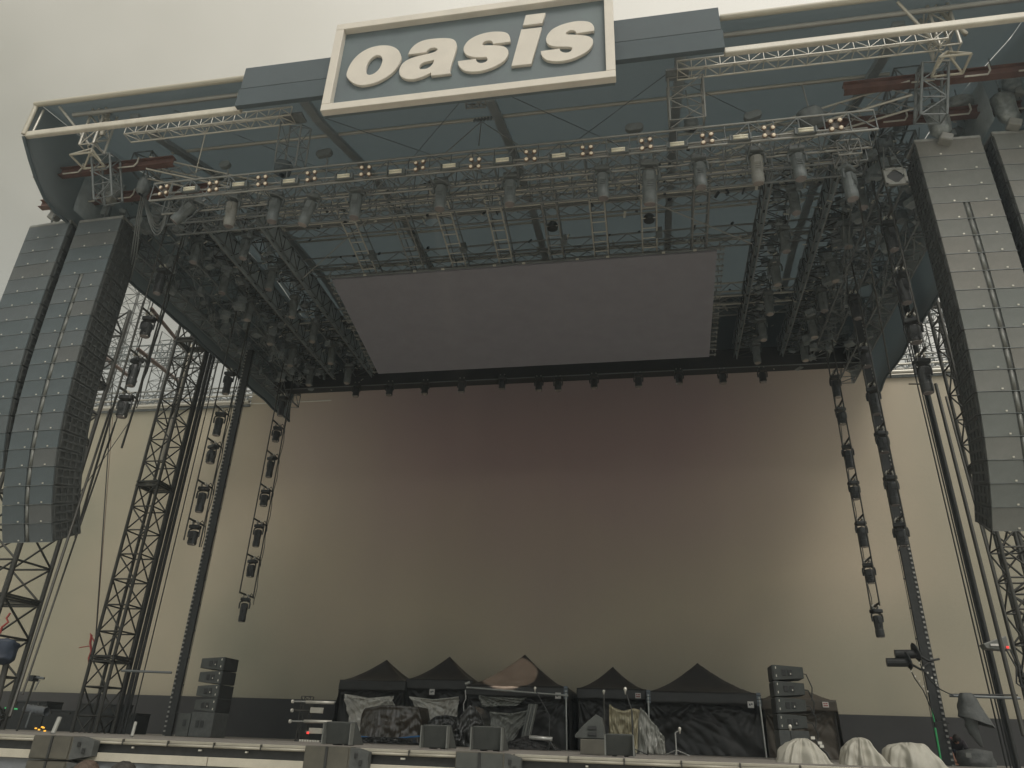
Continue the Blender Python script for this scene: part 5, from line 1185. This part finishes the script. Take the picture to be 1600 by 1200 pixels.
# camera crane and oddments at far left
t = thing('camera_crane', 'slim boom stand with a small camera at far left', 'camera stand', at(28, 1140, 18))
rod('pole', at(26, 1142, 18), at(55, 1060, 18), .028, M['steel_dark'], t); rod('head_bar', at(45, 1057, 18), at(69, 1060, 18), .03, M['alu_dark'], t)
box('camera', at(52, 1060, 18), (.16, .2, .14), M['fixture'], t); rod('arm', at(62, 1062, 18), at(54, 1078, 18), .02, M['alu_dull'], t); rod('strut', at(40, 1137, 18), at(48, 1112, 18), .02, M['alu_dark'], t)
t = thing('rolled_cloth', 'fuzzy grey rolled cloth lying left of the lattice tower', 'rolled cloth', at(56, 1110, 19)); a_, b_ = at(40, 1107, 19), at(73, 1112, 19)
MB().grid(lambda u, v: a_ + (b_ - a_) * u + V((0, cos(2 * pi * v), sin(2 * pi * v))) * (.11 + .03 * noise.noise(V((u * 12, cos(2 * pi * v) * 2, sin(2 * pi * v) * 2)))), 24, 12).build('roll', M['drape'], t, smooth=True)
t = thing('amber_lights', 'cluster of tiny amber pilot lights on the deck at far left', 'pilot lights', at(62, 1140, 17))
for a, b in ((56, 1138), (61, 1140), (68, 1137), (70, 1142), (66, 1136)): box('pilot', at(a, b, 17), (.04, .03, .03), M['lamp_amber'], t)
t = thing('green_light_strip', 'short green light strip in the dark at far left', 'light strip', at(17, 1107, 22)); rod('strip', at(8, 1106, 22), at(27, 1108, 22), .022, M['lamp_green'], t)
for i, (a, b, c_, d) in enumerate(((93, 1122, 82, 1147), (212, 1129, 206, 1151))):
    t = thing('short_post', 'short pale slanting post behind the deck edge, ' + ('left' if i == 0 else 'right') + ' of the lattice tower', 'post', at(c_, d, 14), 'short pale posts behind the deck edge')
    rod('post', at(c_, d, 14), at(a, b, 14.2), .045 if i == 0 else .03, M['tower_base'], t)
for k, (a, w1, h1) in enumerate(((-20, 1.6, .8), (45, 1.5, 1.0), (100, 1.2, .7), (155, 1.6, .9), (200, .9, .6))):
    c = at(a, 1140, 25) + V((0, 0, h1 / 2 - .15))
    t = thing('flight_case', 'dark flight case in the gloom behind the left tower, ' + nth(k, 5), 'flight case', (c.x, c.y, c.z - h1 / 2), 'flight cases at the back left of the stage')
    box('case_body', c, (w1, .8, h1), M['black'], t, bevel=.02); box('lid', c + V((0, 0, h1 / 2 + .03)), (w1 + .02, .82, .06), M['black'], t, bevel=.01)
    for dx in (-.3, .3): box('catch', c + V((dx * w1, -.42, h1 / 2 - .04)), (.08, .03, .08), M['steel_dark'], t)
t = thing('stand_clutter', 'cables and small stands right of the right speaker stack', 'cables', at(1285, 1170, 16))
MB().path([at(1268, 1150, 17), at(1276, 1158, 16.8), at(1282, 1170, 16.6), at(1292, 1176, 16.5), at(1297, 1186, 16.5)], .02, 5).build('cable', M['cable'], t, smooth=True)
for a, b in ((1270, 1153), (1281, 1161), (1284, 1166)): box('connector', at(a, b, 16.5), (.07, .04, .05), M['badge'], t)
rod('stand', at(1272, 1190, 16.8), at(1268, 1150, 16.8), .014, M['black'], t)
t = thing('grey_case', 'grey covered box beside the crouching person', 'covered case', at(1525, 1190, 21.6)); 
crumple(at(1524, 1190, 21.6), .42, .35, .55, 44, 1.0).build('cover', M['hood'], t, smooth=True)
box('latch', at(1513, 1180, 21.2), (.12, .05, .1), M['channel'], t)
t = thing('work_light', 'angled grey bracket with tiny pilot lights on the right tower', 'bracket', at(1562, 1008, 20.2))
c = at(1562, 1008, 20.2); MB().add([c + V(v_) for v_ in ((-.35, 0, .03), (.2, 0, .22), (.2, 0, -.12), (-.3, 0, -.08), (-.35, .3, .03), (.2, .3, .22), (.2, .3, -.12), (-.3, .3, -.08))], [(0, 3, 2, 1), (4, 5, 6, 7), (0, 1, 5, 4), (1, 2, 6, 5), (2, 3, 7, 6), (3, 0, 4, 7)]).build('bracket', M['channel'], t, bevel=.02)
box('white_lamp', c + V((-.1, -.03, 0)), (.22, .03, .05), M['tag_white'], t); box('pilot', c + V((.15, -.03, -.05)), (.05, .03, .05), M['lamp_red'], t)
for k in range(3): MB().path([c + V((.1 + .08 * k, -.05, -.1)), c + V((.2 + .05 * k, -.1, -.5)), c + V((.12 + .1 * k, -.1, -.85)), c + V((.3, -.1, -1.0))], .02, 5).build('lead', M['cable'], t, smooth=True)

# ================================================================== PEOPLE
def skin_body(t, joints, edges, radii, m, nm='body'):
    me = bpy.data.meshes.new(nm); me.from_pydata([tuple(V(j)) for j in joints], edges, []); me.update()
    o = bpy.data.objects.new(nm, me); COL.objects.link(o); o.parent = t; me.materials.append(m)
    md = o.modifiers.new('skin', 'SKIN'); md.use_smooth_shade = True
    for i, r_ in enumerate(radii): me.skin_vertices[0].data[i].radius = (r_, r_) if not isinstance(r_, tuple) else r_
    me.skin_vertices[0].data[0].use_root = True
    o.modifiers.new('sub', 'SUBSURF').levels = 2; o.modifiers['sub'].render_levels = 2
    return o
def head(t, c, m_skin, m_hair, yaw=0, tilt=0, s=1.0):
    q = MB(); Rm = Matrix.Rotation(yaw, 3, 'Z') @ Matrix.Rotation(tilt, 3, 'X'); c = V(c)
    def fn(u, v):
        a, b = 2 * pi * u, pi * v; d = V((sin(b) * cos(a), sin(b) * sin(a), cos(b)))
        r_ = V((d.x * .076, d.y * .095, d.z * .115))
        if d.z < 0: r_.x *= 1 - .28 * d.z ** 2; r_.y *= 1 - .15 * d.z ** 2
        if d.y < -.85 and abs(d.x) < .25: r_.y -= .018 * (1 - min(1, abs(d.z + .12) * 4))       # nose
        if d.y < -.6 and .15 < abs(d.x) < .5 and -.05 < d.z < .2: r_.y += .010                   # eye sockets
        return c + Rm @ (r_ * s)
    h = q.grid(fn, 28, 20).build('head', m_skin, t, smooth=True)
    for sx in (-1, 1):
        MB().lathe([(.004, -.03), (.018, -.015), (.02, .01), (.006, .03)], c + Rm @ V((sx * .078 * s, .012, -.01)), 8).build('ear', m_skin, h, smooth=True)
        MB().lathe([(.003, -.01), (.011, 0), (.003, .01)], c + Rm @ V((sx * .032 * s, -.080 * s, .012)), 8).build('eye', M['tag_ink'], h)
    MB().box(c + Rm @ V((0, -.088 * s, -.055)), (.045, .01, .008), Rm).build('mouth', M['red_beam'], h)
    if m_hair:
        def hf(u, v):
            a, b = 2 * pi * u, pi * .62 * v; d = V((sin(b) * cos(a), sin(b) * sin(a), cos(b)))
            k = 1.10 + .05 * noise.noise(d * 9)
            if d.y < -.45 and d.z < .5: k = .96
            return c + Rm @ (V((d.x * .08, d.y * .10, d.z * .118)) * (s * k))
        MB().grid(hf, 28, 14).build('hair', m_hair, h, smooth=True)
def stander(x, y, hgt, lbl, m_top, m_hair, yaw=0):
    s = hgt / 1.75; t = thing('person', lbl, 'person', (x, y, 0), 'people at the bottom edge')
    J = [(0, 0, .95), (0, 0, 1.12), (0, .01, 1.32), (0, 0, 1.44), (0, -.01, 1.52), (.17, 0, 1.42), (.22, .02, 1.15), (.23, -.04, .9), (-.17, 0, 1.42), (-.22, .02, 1.15), (-.23, -.04, .9)]
    E_ = [(0, 1), (1, 2), (2, 3), (3, 4), (3, 5), (5, 6), (6, 7), (3, 8), (8, 9), (9, 10)]
    skin_body(t, [V(j) * s for j in J], E_, [(.15, .11), (.14, .10), (.16, .11), (.08, .07), .055, .07, .048, .035, .07, .048, .035], m_top, 'jacket')
    J = [(0, 0, .95), (.1, 0, .88), (.11, 0, .48), (.11, .02, .08), (.12, -.14, .045), (-.1, 0, .88), (-.11, 0, .48), (-.11, .02, .08), (-.12, -.14, .045)]
    skin_body(t, [V(j) * s for j in J], [(0, 1), (1, 2), (2, 3), (3, 4), (0, 5), (5, 6), (6, 7), (7, 8)], [(.13, .11), .095, .065, .045, .04, .095, .065, .045, .04], M['jeans'], 'trousers')
    for sx in (-1, 1):
        for k in range(5):
            a = V((sx * .23 + (k - 2) * .016, -.05 - .01 * (k == 0), .84)) * s; L_ = (.05, .085, .092, .086, .07)[k]
            fm = MB().path([V((sx * .23, -.04, .90)) * s, a, a + V((0, -.01, -L_ * .5)), a + V((0, -.025, -L_))], .0095, 6); fm.build('finger', M['skin'], t, smooth=True).location = (0, 0, 0)
    for o in [o for o in t.children if o.name.startswith('finger')]:
        o.data.transform(Matrix.Translation(V(t.location)))
    head(t, V((x, y, 1.635 * s)), M['skin'], m_hair, yaw + pi)
stander(at(133, 1210, 4.6).x, 4.6, 1.815, 'brown haired person at the bottom edge before the left deck speaker', M['jacket'], M['hair'])
stander(at(191, 1210, 4.3).x, 4.3, 1.83, 'dark haired person at the bottom edge right of the left deck speaker', M['shirt'], M['hair_dark'])
# crouching crew member, seen from behind beside the right column
base = at(1500, 1196, 21.9); base.z = DZ
t = thing('person', 'crouching crew member with bare arm and dark red trimmed shirt', 'person', base)
J = [(0, .12, .22), (0, .05, .40), (-.02, -.06, .52), (-.04, -.14, .56), (-.05, -.20, .56), (.14, -.08, .52), (.20, -.16, .34), (-.18, -.08, .52), (-.22, -.18, .34)]
skin_body(t, J, [(0, 1), (1, 2), (2, 3), (3, 4), (2, 5), (5, 6), (2, 7), (7, 8)], [(.16, .13), (.16, .12), (.15, .11), .07, .05, .08, .055, .08, .055], M['shirt'], 'shirt')
skin_body(t, [(.20, -.16, .34), (.18, -.24, .14), (.15, -.30, .04)], [(0, 1), (1, 2)], [.055, .045, .035], M['skin'], 'arm')
skin_body(t, [(-.22, -.18, .34), (-.2, -.26, .16), (-.16, -.3, .06)], [(0, 1), (1, 2)], [.055, .045, .035], M['skin'], 'arm')
skin_body(t, [(0, .12, .22), (.15, -.05, .32), (.18, -.02, .06), (.19, -.14, .04), (-.15, -.05, .32), (-.18, -.02, .06), (-.19, -.14, .04)], [(0, 1), (1, 2), (2, 3), (0, 4), (4, 5), (5, 6)], [(.15, .13), .10, .06, .045, .10, .06, .045], M['jeans'], 'trousers')
for sx, hx in ((1, .15), (-1, -.16)):
    for k in range(5):
        a = base + V((hx + (k - 2) * .018, -.31, .045)); MB().path([a + V((0, .03, .01)), a, a + V((0, -.04, -.012)), a + V((0, -.06 - .004 * k, -.03))], .0095, 6).build('finger', M['skin'], t, smooth=True)
MB().path([base + V((.20, -.1, .50)), base + V((.12, -.02, .60)), base + V((0, .0, .62)), base + V((-.12, -.02, .60))], .02, 6).build('red_trim', M['shirt_red'], t, smooth=True)
head(t, base + V((-.06, -.3, .58)), M['skin'], M['hair_dark'], 0, .6)

# ---- the warm spot that lights the tent roof, shone from a lamp on the front truss
sl = bpy.data.lights.new('tent_spot', 'SPOT'); sl.energy = 21000; sl.spot_size = R(6.9); sl.spot_blend = .12; sl.color = (1.0, .76, .56); sl.shadow_soft_size = .05
so = bpy.data.objects.new('tent_spot', sl); COL.objects.link(so); so.location = (-4.6, 13.2, 13.3)
tgt = at(796, 1055, 27.9); so.rotation_euler = (V(so.location) - tgt).to_track_quat('Z', 'Y').to_euler()

# ---- thin haze in the air over the stage
hz = bpy.data.objects.new('haze', MB().box((0, 0, 14.5), (1420, 1420, 31)).mesh('haze')); COL.objects.link(hz); hz['kind'] = 'stuff'
hm = bpy.data.materials.new('haze'); hm.use_nodes = True; hn = hm.node_tree.nodes; hn.remove(hn['Principled BSDF'])
pv = hn.new('ShaderNodeVolumePrincipled'); pv.inputs['Color'].default_value = (.80, .93, 1.0, 1); pv.inputs['Density'].default_value = HAZE; pv.inputs['Anisotropy'].default_value = .55
hm.node_tree.links.new(pv.outputs[0], hn['Material Output'].inputs['Volume']); hz.data.materials.append(hm)
